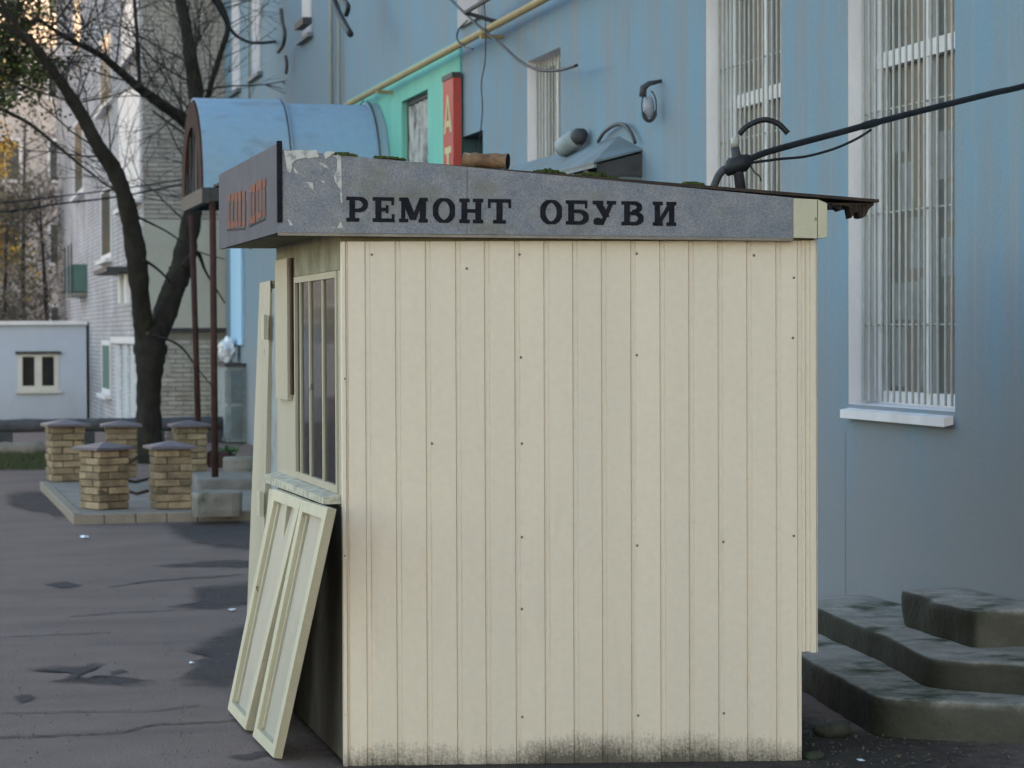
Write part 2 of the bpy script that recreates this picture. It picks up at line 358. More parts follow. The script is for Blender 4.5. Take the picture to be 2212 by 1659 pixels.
def smooth_path(pts, k=6):
    """Catmull-Rom through the points"""
    pts = [V(p) for p in pts]; out = []
    for i in range(len(pts) - 1):
        p0, p1, p2, p3 = pts[max(i - 1, 0)], pts[i], pts[i + 1], pts[min(i + 2, len(pts) - 1)]
        for j in range(k):
            t = j / k
            out.append(.5 * ((2 * p1) + (p2 - p0) * t + (2 * p0 - 5 * p1 + 4 * p2 - p3) * t * t + (3 * p1 - p0 - 3 * p2 + p3) * t ** 3))
    return out + [pts[-1]]
def lerp(a, b, t): return a + (b - a) * t
def rough_block(poly, z0, z1, jag=.015, seg=.12, seed=0):
    """weathered concrete block: outline subdivided, edges worn and chipped"""
    P = [V(p) for p in poly]
    for _ in range(2):                                   # worn round corners
        Q = []
        for i in range(len(P)):
            a, b = P[i], P[(i + 1) % len(P)]; L = (b - a).length; c = min(.25, .055 / max(L, .01))
            Q += [a.lerp(b, c), a.lerp(b, 1 - c)]
        P = Q
    pts = []
    for i in range(len(P)):
        a, b = P[i], P[(i + 1) % len(P)]; n = max(1, int((b - a).length / (seg * .6)))
        pts += [a.lerp(b, k / n) for k in range(n)]
    c = sum(pts, V((0, 0))) / len(pts)
    mb = MB(); rings = []
    H_ = z1 - z0
    for z, inset in ((z0, .012), (z0 + H_ * .25, .0), (z0 + H_ * .5, .004), (z1 - H_ * .2, .0), (z1 - .012, .004), (z1 - .003, .014), (z1, .035)):
        ring = []
        for p in pts:
            w = mnoise.noise(V((p.x * 4, p.y * 4, z * 7 + seed * 3.1))) * jag * .8 + mnoise.noise(V((p.x * 14, p.y * 14, z * 20 + seed))) * jag * .35
            dr = (p - c).normalized(); q = p - dr * (inset + w)
            dz = mnoise.noise(V((p.x * 3, p.y * 3, seed * 7))) * .008 if z > z1 - .02 else 0
            ring.append((q.x, q.y, z + dz))
        rings.append(ring)
    n = len(pts); vs = sum(rings, []); fs = []
    for r in range(len(rings) - 1):
        for i in range(n): fs.append((r * n + i, r * n + (i + 1) % n, (r + 1) * n + (i + 1) % n, (r + 1) * n + i))
    fs.append(tuple((len(rings) - 1) * n + i for i in range(n)))
    return mb.add(vs, fs)
def two_tone(o, m): return o

# ------------------------------------------------------------------ ground
def gz(y): return -.018 * max(0, min(y, 75) - 40) - .002 * max(0, y - 75) if y > 40 else 0.0
g = MB()
xs = [-500, -60, -20, -8, -3, 0, 3, 6, 30, 120, 500]
ys = [-500, -60, -10, 0, 10, 20, 30, 36, 40, 48, 56, 66, 75, 100, 150, 300, 600]
vs = [(x, y, gz(y)) for y in ys for x in xs]
nx = len(xs)
g.add(vs, [(j * nx + i, j * nx + i + 1, (j + 1) * nx + i + 1, (j + 1) * nx + i) for j in range(len(ys) - 1) for i in range(nx - 1)])
struct(g.build('ground', 'asphalt'))

def blot(name, pts, m, z, jag=.12, sub=3, seed=0):
    """irregular flat patch lying on the ground; pts are survey points of its outline"""
    rr = random.Random(seed); P = [onz(u, v, z) for u, v in pts]; out = []
    n = len(P); ring = smooth_path([P[-1]] + P + [P[0], P[1]], 2 * sub)[2 * sub:-4 * sub]
    for i, q in enumerate(ring):
        L = (ring[(i + 1) % len(ring)] - q).length
        w = mnoise.noise(q * 5 + V((seed, 0, 0))) * .05 + mnoise.noise(q * 17) * .018
        out.append(q + V((w * 1.0, w * 2.2 + rr.uniform(-.01, .01), 0)))
    c = sum(out, V((0, 0, 0))) / len(out); n = len(out)
    inner = [p.lerp(c, .62) for p in out]
    o = MB().add(out + inner, [(i, (i + 1) % n, n + (i + 1) % n, n + i) for i in range(n)] + [tuple(range(n, 2 * n))]).build(name, m)
    at_ = o.data.attributes.new('fade', 'FLOAT', 'POINT')
    at_.data.foreach_set('value', [0.0] * n + [1.0] * n)
    return o
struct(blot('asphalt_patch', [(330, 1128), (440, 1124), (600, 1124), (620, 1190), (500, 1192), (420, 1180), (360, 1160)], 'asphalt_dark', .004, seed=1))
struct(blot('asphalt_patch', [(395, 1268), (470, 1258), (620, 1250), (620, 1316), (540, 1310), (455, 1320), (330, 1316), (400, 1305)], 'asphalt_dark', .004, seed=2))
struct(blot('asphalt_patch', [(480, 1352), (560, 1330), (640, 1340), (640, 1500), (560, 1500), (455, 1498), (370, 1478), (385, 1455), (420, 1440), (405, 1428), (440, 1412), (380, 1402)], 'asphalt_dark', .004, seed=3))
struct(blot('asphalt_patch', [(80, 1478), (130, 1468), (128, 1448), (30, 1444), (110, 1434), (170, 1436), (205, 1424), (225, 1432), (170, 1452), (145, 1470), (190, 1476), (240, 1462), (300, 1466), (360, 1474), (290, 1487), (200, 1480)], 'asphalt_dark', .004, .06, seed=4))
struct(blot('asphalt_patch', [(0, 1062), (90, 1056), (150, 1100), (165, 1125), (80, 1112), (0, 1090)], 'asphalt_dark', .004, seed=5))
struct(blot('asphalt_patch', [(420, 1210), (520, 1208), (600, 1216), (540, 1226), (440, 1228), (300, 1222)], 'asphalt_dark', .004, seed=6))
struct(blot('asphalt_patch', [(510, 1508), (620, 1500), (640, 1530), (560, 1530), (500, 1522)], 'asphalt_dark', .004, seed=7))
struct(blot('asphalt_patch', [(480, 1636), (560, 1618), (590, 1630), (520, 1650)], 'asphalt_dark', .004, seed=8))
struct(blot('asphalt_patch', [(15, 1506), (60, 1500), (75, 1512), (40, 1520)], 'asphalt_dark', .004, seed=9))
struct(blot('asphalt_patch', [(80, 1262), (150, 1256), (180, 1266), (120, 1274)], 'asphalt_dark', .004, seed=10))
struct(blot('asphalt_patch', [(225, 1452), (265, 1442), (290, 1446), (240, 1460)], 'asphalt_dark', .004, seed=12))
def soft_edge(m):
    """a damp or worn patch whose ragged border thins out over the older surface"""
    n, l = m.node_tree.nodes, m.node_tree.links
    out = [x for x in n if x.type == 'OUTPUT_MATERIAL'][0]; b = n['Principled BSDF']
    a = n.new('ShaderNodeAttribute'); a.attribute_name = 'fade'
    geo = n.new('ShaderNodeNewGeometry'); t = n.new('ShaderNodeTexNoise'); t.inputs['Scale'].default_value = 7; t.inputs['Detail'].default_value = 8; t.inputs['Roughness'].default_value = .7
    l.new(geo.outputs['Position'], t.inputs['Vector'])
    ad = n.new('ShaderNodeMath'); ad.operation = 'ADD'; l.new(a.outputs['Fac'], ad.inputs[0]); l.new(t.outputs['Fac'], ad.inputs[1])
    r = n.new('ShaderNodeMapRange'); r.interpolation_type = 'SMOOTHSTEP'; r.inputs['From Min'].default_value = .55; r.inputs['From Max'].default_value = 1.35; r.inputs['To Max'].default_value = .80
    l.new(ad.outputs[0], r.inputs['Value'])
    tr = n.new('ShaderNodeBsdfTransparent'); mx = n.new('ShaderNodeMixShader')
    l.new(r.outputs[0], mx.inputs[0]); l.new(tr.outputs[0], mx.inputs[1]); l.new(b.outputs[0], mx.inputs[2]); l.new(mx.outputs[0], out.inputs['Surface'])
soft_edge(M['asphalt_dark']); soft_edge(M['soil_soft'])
def crack(pts, w, seed):
    rr = random.Random(seed); P = smooth_path([onz(u, v, .006) for u, v in pts], 8); mb = MB(); L, Rr = [], []
    for i, p in enumerate(P):
        ww = w * rr.uniform(.4, 1.3); j = rr.uniform(-1, 1) * w * 1.5
        L.append(p + V((0, j - ww, 0))); Rr.append(p + V((0, j + ww, 0)))
    n = len(P)
    mb.add(L + Rr, [(i, i + 1, n + i + 1, n + i) for i in range(n - 1)])
    struct(mb.build('asphalt_crack', 'crack'))
crack([(-20, 1592), (150, 1586), (260, 1580), (330, 1565), (430, 1560), (540, 1552)], .012, 1)
crack([(-20, 1540), (180, 1536), (330, 1534), (430, 1522)], .008, 2)
crack([(230, 1268), (330, 1254), (420, 1248), (520, 1240)], .02, 3)
crack([(-10, 1376), (120, 1370), (240, 1366)], .010, 4)
crack([(150, 1332), (260, 1322), (380, 1318)], .012, 5)
# soil along the foot of the kiosk and by the steps
struct(blot('soil', [(560, 1600), (640, 1560), (700, 1640), (800, 1640), (1300, 1635), (1730, 1625), (1745, 1500), (1900, 1560), (2250, 1590), (2300, 1720), (600, 1760)], 'soil_soft', .003, .03, 4, seed=13))

# ------------------------------------------------------------------ blue building along the right-hand side
XF = 4.95
def fy(u): return onx(u, 718, XF).y
def fz(u, v): return onx(u, v, XF).z
Y_END = fy(489)
bb = thing('blue_building', 'long pale blue plastered building with barred windows behind the kiosk', 'building', (XF + 6, 15, 0))
HB = 14.0
holes = []
def hole(u0, u1, z0, z1): y0, y1 = fy(u1), fy(u0); holes.append((y0, y1, z0, z1)); return holes[-1]
ZS, ZT = 1.32, 3.98                          # window opening bottom and top
w1 = hole(1833, 2063, ZS, ZT)
w2 = hole(1527, 1690, ZS, ZT)
w3 = hole(1141, 1213, ZS, ZT)
wn = [hole(505, 524, 5.6, 7.6), hole(548, 570, 5.6, 7.6), hole(656, 679, 5.6, 7.6)]
nich = hole(1000, 1045, .35, fz(1022, 288))
shop = hole(874, 931, .9, fz(902, 205))
ysplit = sorted({-45.0, Y_END} | {h[0] for h in holes} | {h[1] for h in holes})
zsplit = sorted({-.1, HB} | {h[2] for h in holes} | {h[3] for h in holes} | {ZS})
wl, wlow = MB(), MB()
for i in range(len(ysplit) - 1):
    for j in range(len(zsplit) - 1):
        y0, y1, z0, z1 = ysplit[i], ysplit[i + 1], zsplit[j], zsplit[j + 1]
        if any(h[0] - 1e-6 <= y0 and y1 <= h[1] + 1e-6 and h[2] - 1e-6 <= z0 and z1 <= h[3] + 1e-6 for h in holes): continue
        (wlow if z1 <= ZS + 1e-6 else wl).quad((XF, y0, z0), (XF, y1, z0), (XF, y1, z1), (XF, y0, z1))
wl.quad((XF, Y_END, -.1), (XF + 14, Y_END, -.1), (XF + 14, Y_END, HB), (XF, Y_END, HB))
wl.quad((XF + 14, Y_END, -.1), (XF + 14, -45, -.1), (XF + 14, -45, HB), (XF + 14, Y_END, HB))
wl.quad((XF, -45, -.1), (XF + 14, -45, -.1), (XF + 14, -45, HB), (XF, -45, HB))
wl.build('wall', 'blue', bb)
wlow.build('wall_base', 'blue', bb, label='greyer stained foot of the blue wall')
for u_, va_, vb_, w__ in ((1826, 938, 1292, .006), (1360, 20, 150, .004)):
    ya_ = fy(u_); rr_ = random.Random(u_); zt_a, zt_b = fz(u_, va_), fz(u_, vb_); n__ = 14
    pz_ = [(ya_ + mnoise.noise(V((k_ * .7, u_, 0))) * .012, lerp(zt_a, zt_b, k_ / n__)) for k_ in range(n__ + 1)]
    MB().add([(XF - .0015, a_ - w__ * .5, b_) for a_, b_ in pz_] + [(XF - .0015, a_ + w__ * .5, b_) for a_, b_ in pz_], [(k_, k_ + 1, n__ + 2 + k_, n__ + 1 + k_) for k_ in range(n__)]).build('plaster_crack', 'hood', bb)
MB().box(XF - .25, XF + 14.25, -45.3, Y_END + .02, HB, HB + .25).build('roof', 'concrete', bb)

def reveal(h, depth, m, name, par, sides='LRTB'):
    y0, y1, z0, z1 = h; mb = MB(); x0, x1 = XF, XF + depth
    mb.quad((x0, y1, z0), (x1, y1, z0), (x1, y1, z1), (x0, y1, z1))
    mb.quad((x0, y0, z0), (x1, y0, z0), (x1, y0, z1), (x0, y0, z1))
    mb.quad((x0, y0, z1), (x1, y0, z1), (x1, y1, z1), (x0, y1, z1))
    mb.quad((x0, y0, z0), (x1, y0, z0), (x1, y1, z0), (x0, y1, z0))
    return mb.build(name, m, par)
def bar_window(h, mull, nb, rods, transom, label, papers=(), seed=0):
    y0, y1, z0, z1 = h; D = .20; rr = random.Random(seed)
    xg = XF + D
    fr = MB()
    t = .055
    fr.box(xg - .05, xg + .02, y0, y0 + t, z0, z1); fr.box(xg - .05, xg + .02, y1 - t, y1, z0, z1)
    fr.box(xg - .05, xg + .02, y0 + t, y1 - t, z0, z0 + .075); fr.box(xg - .05, xg + .02, y0 + t, y1 - t, z1 - t, z1)
    w = fr.build('window', 'white', bb, label=label)
    def sub(mb, nm, m, **k): return mb.build(nm, m, w, **k)
    reveal(h, D - .05, 'jamb', 'window_reveal', w)
    sub(MB().box(xg - .065, xg - .001, y0 + t, y1 - t, transom, transom + .085), 'transom', 'white')
    for ym in mull:
        sub(MB().box(xg - .06, xg, ym - .03, ym + .03, z0 + .075, transom), 'mullion', 'white')
        sub(MB().box(xg - .06, xg, ym - .03, ym + .03, transom + .085, z1 - t), 'mullion', 'white')
    edges = [y0 + t] + sorted(mull) + [y1 - t]
    for a, b in zip(edges[:-1], edges[1:]):
        for c, d in ((z0 + .075, transom), (transom + .085, z1 - t)):
            q = MB().box(xg - .012, xg - .006, a + .003, b - .003, c, d)
            sub(q, 'pane', 'glass')
    for (a, b, c, d) in papers:                              # paper stuck on the inside, seen through as pale rectangles
        sub(MB().box(xg - .016, xg - .0135, a, b, c, d), 'paper_sheet', 'paper')
    xb = XF + .075
    for k in range(nb):
        yb = lerp(y0 + .04, y1 - .04, k / (nb - 1)) + rr.uniform(-.006, .006)
        sub(MB().tube([(xb, yb, z0 + .02), (xb + rr.uniform(-.004, .004), yb + rr.uniform(-.006, .006), (z0 + z1) / 2), (xb, yb, z1 - .02)], .0075, 6), 'bar', 'bar')
    for zr in rods:
        sub(MB().tube([(xb + .014, y0 - .0, zr), (xb + .014, y1 + .0, zr + .004)], .006, 6), 'cross_rod', 'bar')
    sub(MB().hexa([(XF - .05, y0 + .02, z0 - .075), (XF + .14, y0 + .02, z0 - .03), (XF + .14, y1 + .0, z0 - .03), (XF - .05, y1 + .0, z0 - .075),
                   (XF - .05, y0 + .02, z0 - .03), (XF + .14, y0 + .02, z0 + .006), (XF + .14, y1 + .0, z0 + .006), (XF - .05, y1 + .0, z0 - .03)]), 'sill', 'white')
    return w
def ym(u, v=500): return onx(u, v, XF + .15).y
TR = onx(1980, 128, XF + .14).z
pap = []
rr = random.Random(3)
y0, y1 = w1[0], w1[1]
a1, a2 = ym(2005), ym(1905)
for (fa, fb, za, zb) in ((.02, .52, 2.05, 2.32), (.30, .95, 1.78, 1.98), (.45, .80, 2.36, 2.62), (.03, .28, 1.42, 2.0), (.62, .97, 1.42, 1.74), (.56, .92, 2.68, 2.86)):
    pap.append((lerp(a1 + .03, a2 - .03, fa), lerp(a1 + .03, a2 - .03, fb), za, zb))
for (fa, fb, za, zb) in ((.05, .9, 2.0, 2.2), (.1, .8, 2.28, 2.48), (.4, .95, 2.5, 2.75), (.02, .45, 1.42, 1.6)):
    pap.append((lerp(w1[0] + .06, a1 - .03, fa), lerp(w1[0] + .06, a1 - .03, fb), za, zb))
bar_window(w1, [a1, a2], 17, (1.75, 2.35, 2.9), TR, 'nearest tall barred window with pale papers stuck inside the glass', pap, 1)
bar_window(w2, [ym(1657), ym(1590)], 17, (2.35, 2.93, 3.4), TR, 'second tall barred window rising behind the cable mast', (), 2)
bar_window(w3, [lerp(w3[0], w3[1], .6)], 11, (2.9,), TR - .05, 'narrow barred window above the sheet metal hood', (), 3)
for h in wn:
    y0, y1, z0, z1 = h
    w = MB()
    w.box(XF + .10, XF + .16, y0, y0 + .07, z0, z1).box(XF + .10, XF + .16, y1 - .07, y1, z0, z1).box(XF + .10, XF + .16, y0 + .07, y1 - .07, z0, z0 + .08).box(XF + .10, XF + .16, y0 + .07, y1 - .07, z1 - .08, z1)
    w = w.build('window', 'white', bb, label='upper window with white frame and pale curtain')
    reveal(h, .12, 'jamb', 'window_reveal', w)
    MB().box(XF + .12, XF + .13, y0 + .07, y1 - .07, z0 + .08, z1 - .08).build('pane', 'paper', w)
    MB().box(XF - .08, XF + .1, y0 - .06, y1 + .06, z0 - .06, z0 - .003).build('sill', 'hood', w)
# niche with a blue door
y0, y1, z0, z1 = nich
nd = MB().box(XF + .42, XF + .46, y0 + .06, y1 - .06, z0, z1 - .05).build('door', 'niche', bb, label='dark blue door deep in its opening')
reveal(nich, .42, 'niche', 'door_reveal', nd)
MB().tube([(XF + .40, y0 + .16, 1.25), (XF + .36, y0 + .16, 1.25), (XF + .36, y0 + .16, 1.38), (XF + .40, y0 + .16, 1.38)], .012, 6).build('handle', 'dark_metal', nd)
# mint green shopfront zone, its window with a faded banner
ga, gb = fy(1000), fy(756)
zg = fz(1000, 84)
gm = MB()
for (a, b, c, d) in ((ga, shop[0], -.05, zg), (shop[1], gb, -.05, zg), (shop[0], shop[1], -.05, shop[2]), (shop[0], shop[1], shop[3], zg)):
    gm.box(XF - .022, XF - .002, a, b, c, d)
gmo = gm.build('shopfront_panel', 'mint', bb, label='mint green painted shopfront surround')
y0, y1, z0, z1 = shop
sw = MB().box(XF + .04, XF + .09, y0, y0 + .05, z0, z1).box(XF + .04, XF + .09, y1 - .05, y1, z0, z1).box(XF + .04, XF + .09, y0 + .05, y1 - .05, z1 - .05, z1).box(XF + .04, XF + .09, y0 + .05, y1 - .05, z0, z0 + .05)
sw = sw.build('window', 'dark_metal', bb, label='shop window filled by a faded grey banner')
reveal(shop, .06, 'mint', 'window_reveal', sw)
bnr = MB(); N = 24
for k in range(N):                                            # rippled hanging banner
    ya, yb = lerp(y0 + .05, y1 - .05, k / N), lerp(y0 + .05, y1 - .05, (k + 1) / N)
    xa, xb_ = XF + .055 + .018 * sin(k * 1.3), XF + .055 + .018 * sin((k + 1) * 1.3)
    bnr.quad((xa, ya, z0 + .05), (xb_, yb, z0 + .05), (xb_, yb, z1 - .06), (xa, ya, z1 - .06))
bnr.build('banner', 'banner', sw, True)
# vertical red sign, letters A and T
sx = XF - .10
ry0, ry1 = onx(979, 250, sx).y, onx(957, 250, sx).y
rz1 = onx(968, 172, sx).z
sg = thing('shop_sign', 'vertical red sign board with cream letters A and T beside the mint green shopfront', 'sign', (sx, ry0, 1.6))
MB().box(sx, XF - .024, ry0, ry1, 1.6, rz1).build('board', 'red_sign', sg)
MB().box(sx - .01, XF - .024, ry0 - .01, ry1 + .01, rz1 + .002, rz1 + .05).build('top_cap', 'dark_metal', sg)
def glyph(name, rects, o, ex, ez, m, par, thick=V((0, 0, 0))):
    mb = MB()
    for poly in rects: mb.add([o + ex * a + ez * b for a, b in poly], [tuple(range(len(poly)))])
    return mb.build(name, m, par)
LA = [[(0, 0), (.2, 0), (.55, 1), (.42, 1)], [(.8, 0), (1, 0), (.58, 1), (.552, .995), (.48, .79)], [(.26, .17), (.70, .17), (.66, .33), (.315, .33)]]
LT = [[(.1, .84), (.9, .84), (.9, 1), (.1, 1)], [(.38, 0), (.62, 0), (.62, .838), (.38, .838)]]
lw = (ry1 - ry0)
za, zb = onx(967, 288, sx).z, onx(967, 205, sx).z
glyph('letter', [[(0, 0), (.24, 0), (.55, 1), (.43, 1)], [(.76, 0), (1, 0), (.57, 1), (.552, .995), (.49, .80)], [(.30, .16), (.70, .16), (.665, .32), (.35, .32)]],
      V((sx - .004, ry1 - lw * .1, za)), V((0, -lw * .8, 0)), V((0, 0, zb - za)), 'sign_cream', sg)
zc, zd_ = za - (zb - za) * 1.45, za - (zb - za) * .36
glyph('letter', LT, V((sx - .004, ry1 - lw * .1, zc)), V((0, -lw * .8, 0)), V((0, 0, zd_ - zc)), 'sign_cream', sg)
# bits fixed to the wall
def wall_tube(name, pts, r, m, label, cat, off=.06, group=None, n=8, smooth=True, k=6):
    P = [onx(u, v, XF - off) for u, v in pts]
    return tag(MB().tube(smooth_path(P, k), r, n).build(name, m, None, smooth), label, cat, group)
gp = thing('gas_pipe', 'ochre gas pipe running level along the blue wall on brackets', 'pipe', (XF - .16, 20, 4))
pz = onx(900, 146, XF - .16).z
MB().tube([(XF - .16, -20, pz), (XF - .16, fy(762) + .2, pz)], .032, 10).build('pipe', 'pipe_yellow', gp, True)
for u in (832, 1062):
    yb = onx(u, 180, XF - .1).y
    MB().box(XF - .20, XF, yb - .03, yb + .03, pz - .065, pz - .034).build('bracket', 'pipe_yellow', gp)
for u, r in ((548, .02), (727, .026), (745, .02)):
    yy = fy(u)
    tag(MB().tube([(XF - .05, yy, 3.0), (XF - .05, yy, 9.0)], r, 8).build('riser_pipe', 'pipe_grey', None, True),
        {548: 'single thin pipe climbing the far end of the blue wall', 727: 'thicker left one of two upright pipes above the barrel canopy', 745: 'thinner right one of two upright pipes above the barrel canopy'}[u], 'pipe', 'upright pipes on the blue wall')
# pale board and iron bracket above the gas pipe
tag(MB().box(XF - .04, XF - .002, fy(1044), fy(1000), fz(1022, 48), 5.9).build('wall_board', 'pink'), 'pale pinkish board on the wall above the gas pipe', 'board')
ib = thing('iron_bracket', 'dark iron shelf bracket on the blue wall above the gas pipe at the top edge', 'bracket', (XF, fy(1115), 4.6))
yb0, yb1, zb_ = fy(1150), fy(1080), fz(1115, 8)
MB().tube([(XF - .3, yb0, zb_), (XF - .3, yb1, zb_), (XF, yb1, zb_ - .08)], .02, 6).build('rail', 'dark_metal', ib)
MB().box(XF - .3, XF, yb0, yb0 + .04, zb_ - .01, zb_ + .3).build('arm', 'dark_metal', ib)
# hanging broken lamp (bent hoop)
lp = thing('wall_lamp', 'small wall lantern with pale globe, dark wire hoop and bent bracket on the blue wall', 'lamp', onx(1400, 220, XF))
c = onx(1402, 228, XF - .09)
hoop = [c + V((.052 * cos(t), 0, .105 * sin(t))) for t in [rad(a) for a in range(75, -222, -18)]]
MB().tube(hoop, [.005 + .009 * (5 < i < 13) for i in range(len(hoop))], 6).build('hoop', 'dark_metal', lp, True)
gl_b = MB(); nu, nv = 10, 6
gl_b.add([c + V((.040 * sin(math.pi * j / nv) * cos(2 * math.pi * i / nu), .040 * sin(math.pi * j / nv) * sin(2 * math.pi * i / nu), -.01 + .078 * cos(math.pi * j / nv))) for j in range(nv + 1) for i in range(nu)],
         [(j * nu + i, j * nu + (i + 1) % nu, (j + 1) * nu + (i + 1) % nu, (j + 1) * nu + i) for j in range(nv) for i in range(nu)])
gl_b.build('globe', 'lamp_glass', lp, True)
MB().tube([c + V((-.045, 0, .06)), c + V((-.04, 0, .12)), c + V((.0, 0, .15)), c + V((.09, .0, .17))], [.026, .026, .018, .012], 8).build('socket', 'dark_metal', lp, True)
# sheet metal hood with scrolls
xo = onx(1283, 347, 4.6).x
yh0 = onx(1387, 326, XF).y
yh1 = yh0 + 3.9
zo = at(1283, 347, 17.0).z
xo = XF - .36
zo = onx(1283, 348, xo).z; zw = zo + .19
yo0 = onx(1283, 348, xo).y
hd = thing('porch_hood', 'low blue-grey sheet metal hood with scroll ironwork fixed under the narrow barred window', 'hood', (XF - .2, yo0, zo))
W0, C0 = onx(1337, 294, XF), onx(1388, 321, XF)
O0, O1, W1 = V((xo, yo0, zo)), V((xo, yh1, zo)), V((XF, yh1, W0.z))
d_ = Z * -.014
MB().add([O0, O1, W1, W0, C0] + [p + d_ for p in (O0, O1, W1, W0, C0)], [(0, 1, 2, 3), (0, 3, 4), (5, 8, 7, 6), (5, 9, 8), (0, 5, 6, 1), (0, 4, 9, 5), (1, 6, 7, 2)]).build('sheet', 'hood', hd)
MB().box(xo, xo + .02, yo0, yh1, zo - .045, zo - .018).build('front_edge', 'hood', hd)
MB().add([(xo + .03, yo0 + .03, zo - .10), (XF, yo0 + .03, zo - .10), (XF, yo0 + .03, C0.z - .03), (xo + .03, yo0 + .03, zo - .02)], [(0, 1, 2, 3)]).build('gable', 'dark_metal', hd)
MB().box(xo + .02, XF, yo0 + .05, yo0 + .09, 1.7, zo - .10).build('side_panel', 'hood', hd)
MB().box(xo + .02, XF, yo0 + .04, yh1 - .1, zo - .10, zo - .08).build('lining', 'dark_metal', hd)
for k in range(6):
    yc = yo0 + .25 + k * .36; zc_ = zo - .17
    sp = [V((xo + .02, yc + .15 * (1 - t / 9) * cos(t * .8), zc_ + .15 * (1 - t / 9) * sin(t * .8))) for t in range(9)]
    MB().tube(smooth_path(sp, 3), .014, 6).build('scroll', 'dark_metal', hd, True)
ar = [onx(u, v, XF - .05) for u, v in ((1292, 306), (1305, 286), (1328, 270), (1348, 270), (1362, 286), (1372, 308))]
MB().tube(smooth_path(ar, 4), .014, 6).build('arched_rod', 'dark_metal', hd, True)
cn0, cn1 = onx(1212, 322, XF - .16), onx(1252, 303, XF - .16)
cn0.z = max(cn0.z, lerp(zo, zw, .55) + .075); cn1 = cn0 + V((.10, -.30, .10))
dcn = (cn1 - cn0).normalized()
can = thing('old_can', 'battered grey metal can lying on the sheet metal hood', 'can', cn0)
MB().tube([cn0, cn0 + dcn * .02, cn0 + dcn * .22, cn0 + dcn * .24], [.06, .075, .078, .06], 12).build('body', 'steel', can, True)
MB().tube([cn0 + dcn * .24, cn0 + dcn * .27, cn0 + dcn * .33], [.062, .065, .04], 12).build('cap', 'dark_metal', can, True)

# barrel canopy over the far entrance
YN = fy(852)                                                   # near eave meets the wall here
ZE = onx(852, 0, XF).z
XO = XF - 2.15
near = at(440, 405, 0)
zc_e = ony(440, 405, YN).z
XO = ony(440, 405, YN).x
rad_y = 1.05
YC = YN + rad_y
top_z = ony(411, 214, YC).z
hgt = top_z - zc_e
cp = thing('barrel_canopy', 'blue sheet metal barrel canopy on thin posts over the far entrance', 'canopy', (XO, YC, 0))
def arch(x, s=1.0, n=18): return [V((x, YC - rad_y * s * cos(math.pi * k / n), zc_e + hgt * s * sin(math.pi * k / n))) for k in range(n + 1)]
xj = ony(615, 300, YN + .5).x
xk = ony(808, 260, YN + .4).x
def shell(x0, x1, s0, nm, m, lab=None):
    a, b = arch(x0, s0), arch(x1, s0); a2, b2 = arch(x0, s0 - .02), arch(x1, s0 - .02); mb = MB(); n = len(a)
    mb.add(a + b + a2 + b2, [(i, i + 1, n + i + 1, n + i) for i in range(n - 1)] + [(2 * n + i, 2 * n + i + 1, 3 * n + i + 1, 3 * n + i) for i in range(n - 1)]
           + [(i, i + 1, 2 * n + i + 1, 2 * n + i) for i in range(n - 1)] + [(n + i, n + i + 1, 3 * n + i + 1, 3 * n + i) for i in range(n - 1)])
    k = {'label': lab} if lab else {}
    return mb.build(nm, m, cp, **k)
shell(XO, xj + .03, 1.012, 'roof_sheet', 'awning')
shell(xj, xk, .968, 'roof_sheet', 'awning')
shell(xk - .01, XF - .03, .99, 'roof_sheet', 'awning_grey', 'weathered greyer sheet next to the wall')
a = arch(XO - .02, .97); b = arch(XO - .02, .70)
fr = MB(); n = len(a)
o2 = V((.05, 0, 0))
fr.add(a + b + [p + o2 for p in a] + [p + o2 for p in b],
       [(i, i + 1, n + i + 1, n + i) for i in range(n - 1)] + [(2 * n + i, 2 * n + i + 1, 3 * n + i + 1, 3 * n + i) for i in range(n - 1)]
       + [(i, i + 1, 2 * n + i + 1, 2 * n + i) for i in range(n - 1)] + [(n + i, n + i + 1, 3 * n + i + 1, 3 * n + i) for i in range(n - 1)])
fr.build('gable_arch', 'rust_frame', cp)
MB().box(XO - .02, XO + .06, YN - .02, YN + 2 * rad_y + .02, zc_e - .16, zc_e - .003).build('gable_beam', 'dark_metal', cp)
MB().box(XO + .06, XF - .03, YN + .0, YN + .06, zc_e - .14, zc_e - .006).build('eave_beam', 'dark_metal', cp)
MB().box(XO + .06, XF - .03, YN + 2 * rad_y - .06, YN + 2 * rad_y, zc_e - .14, zc_e - .006).build('eave_beam', 'dark_metal', cp)
MB().prism([p + V((.06, 0, 0)) for p in arch(XO, .93)], (.01, 0, 0)).build('gable_shade_sheet', 'dark_metal', cp)  # dark sheet added to put shade inside the barrel
for x_ in (xj, xk):
    sa, sb_ = arch(x_ - .006, 1.016), arch(x_ + .012, 1.016)
    MB().add(sa + sb_, [(i, i + 1, len(sa) + i + 1, len(sa) + i) for i in range(len(sa) - 1)]).build('seam', 'dark_metal', cp)
for k in range(5):
    yy = YN + (k + 1) * 2 * rad_y / 6; hh = hgt * .68 * math.sqrt(max(0, 1 - ((yy - YC) / rad_y) ** 2))
    MB().box(XO, XO + .02, yy - .012, yy + .012, zc_e, zc_e + hh).build('gable_rod', 'dark_metal', cp)
pa = ony(465, 1063, YN + .03); pa.z = 0
pt_ = ony(459, 440, YN + .03); pt_.z = zc_e - .14
MB().tube([pa, pt_], .036, 8).build('post', 'rust_frame', cp, True)
pb = onz(431, 1012, .12)
pbt = ony(414, 440, pb.y); pbt.z = zc_e - .14
MB().tube([pb, pbt], .036, 8).build('post', 'rust_frame', cp, True)

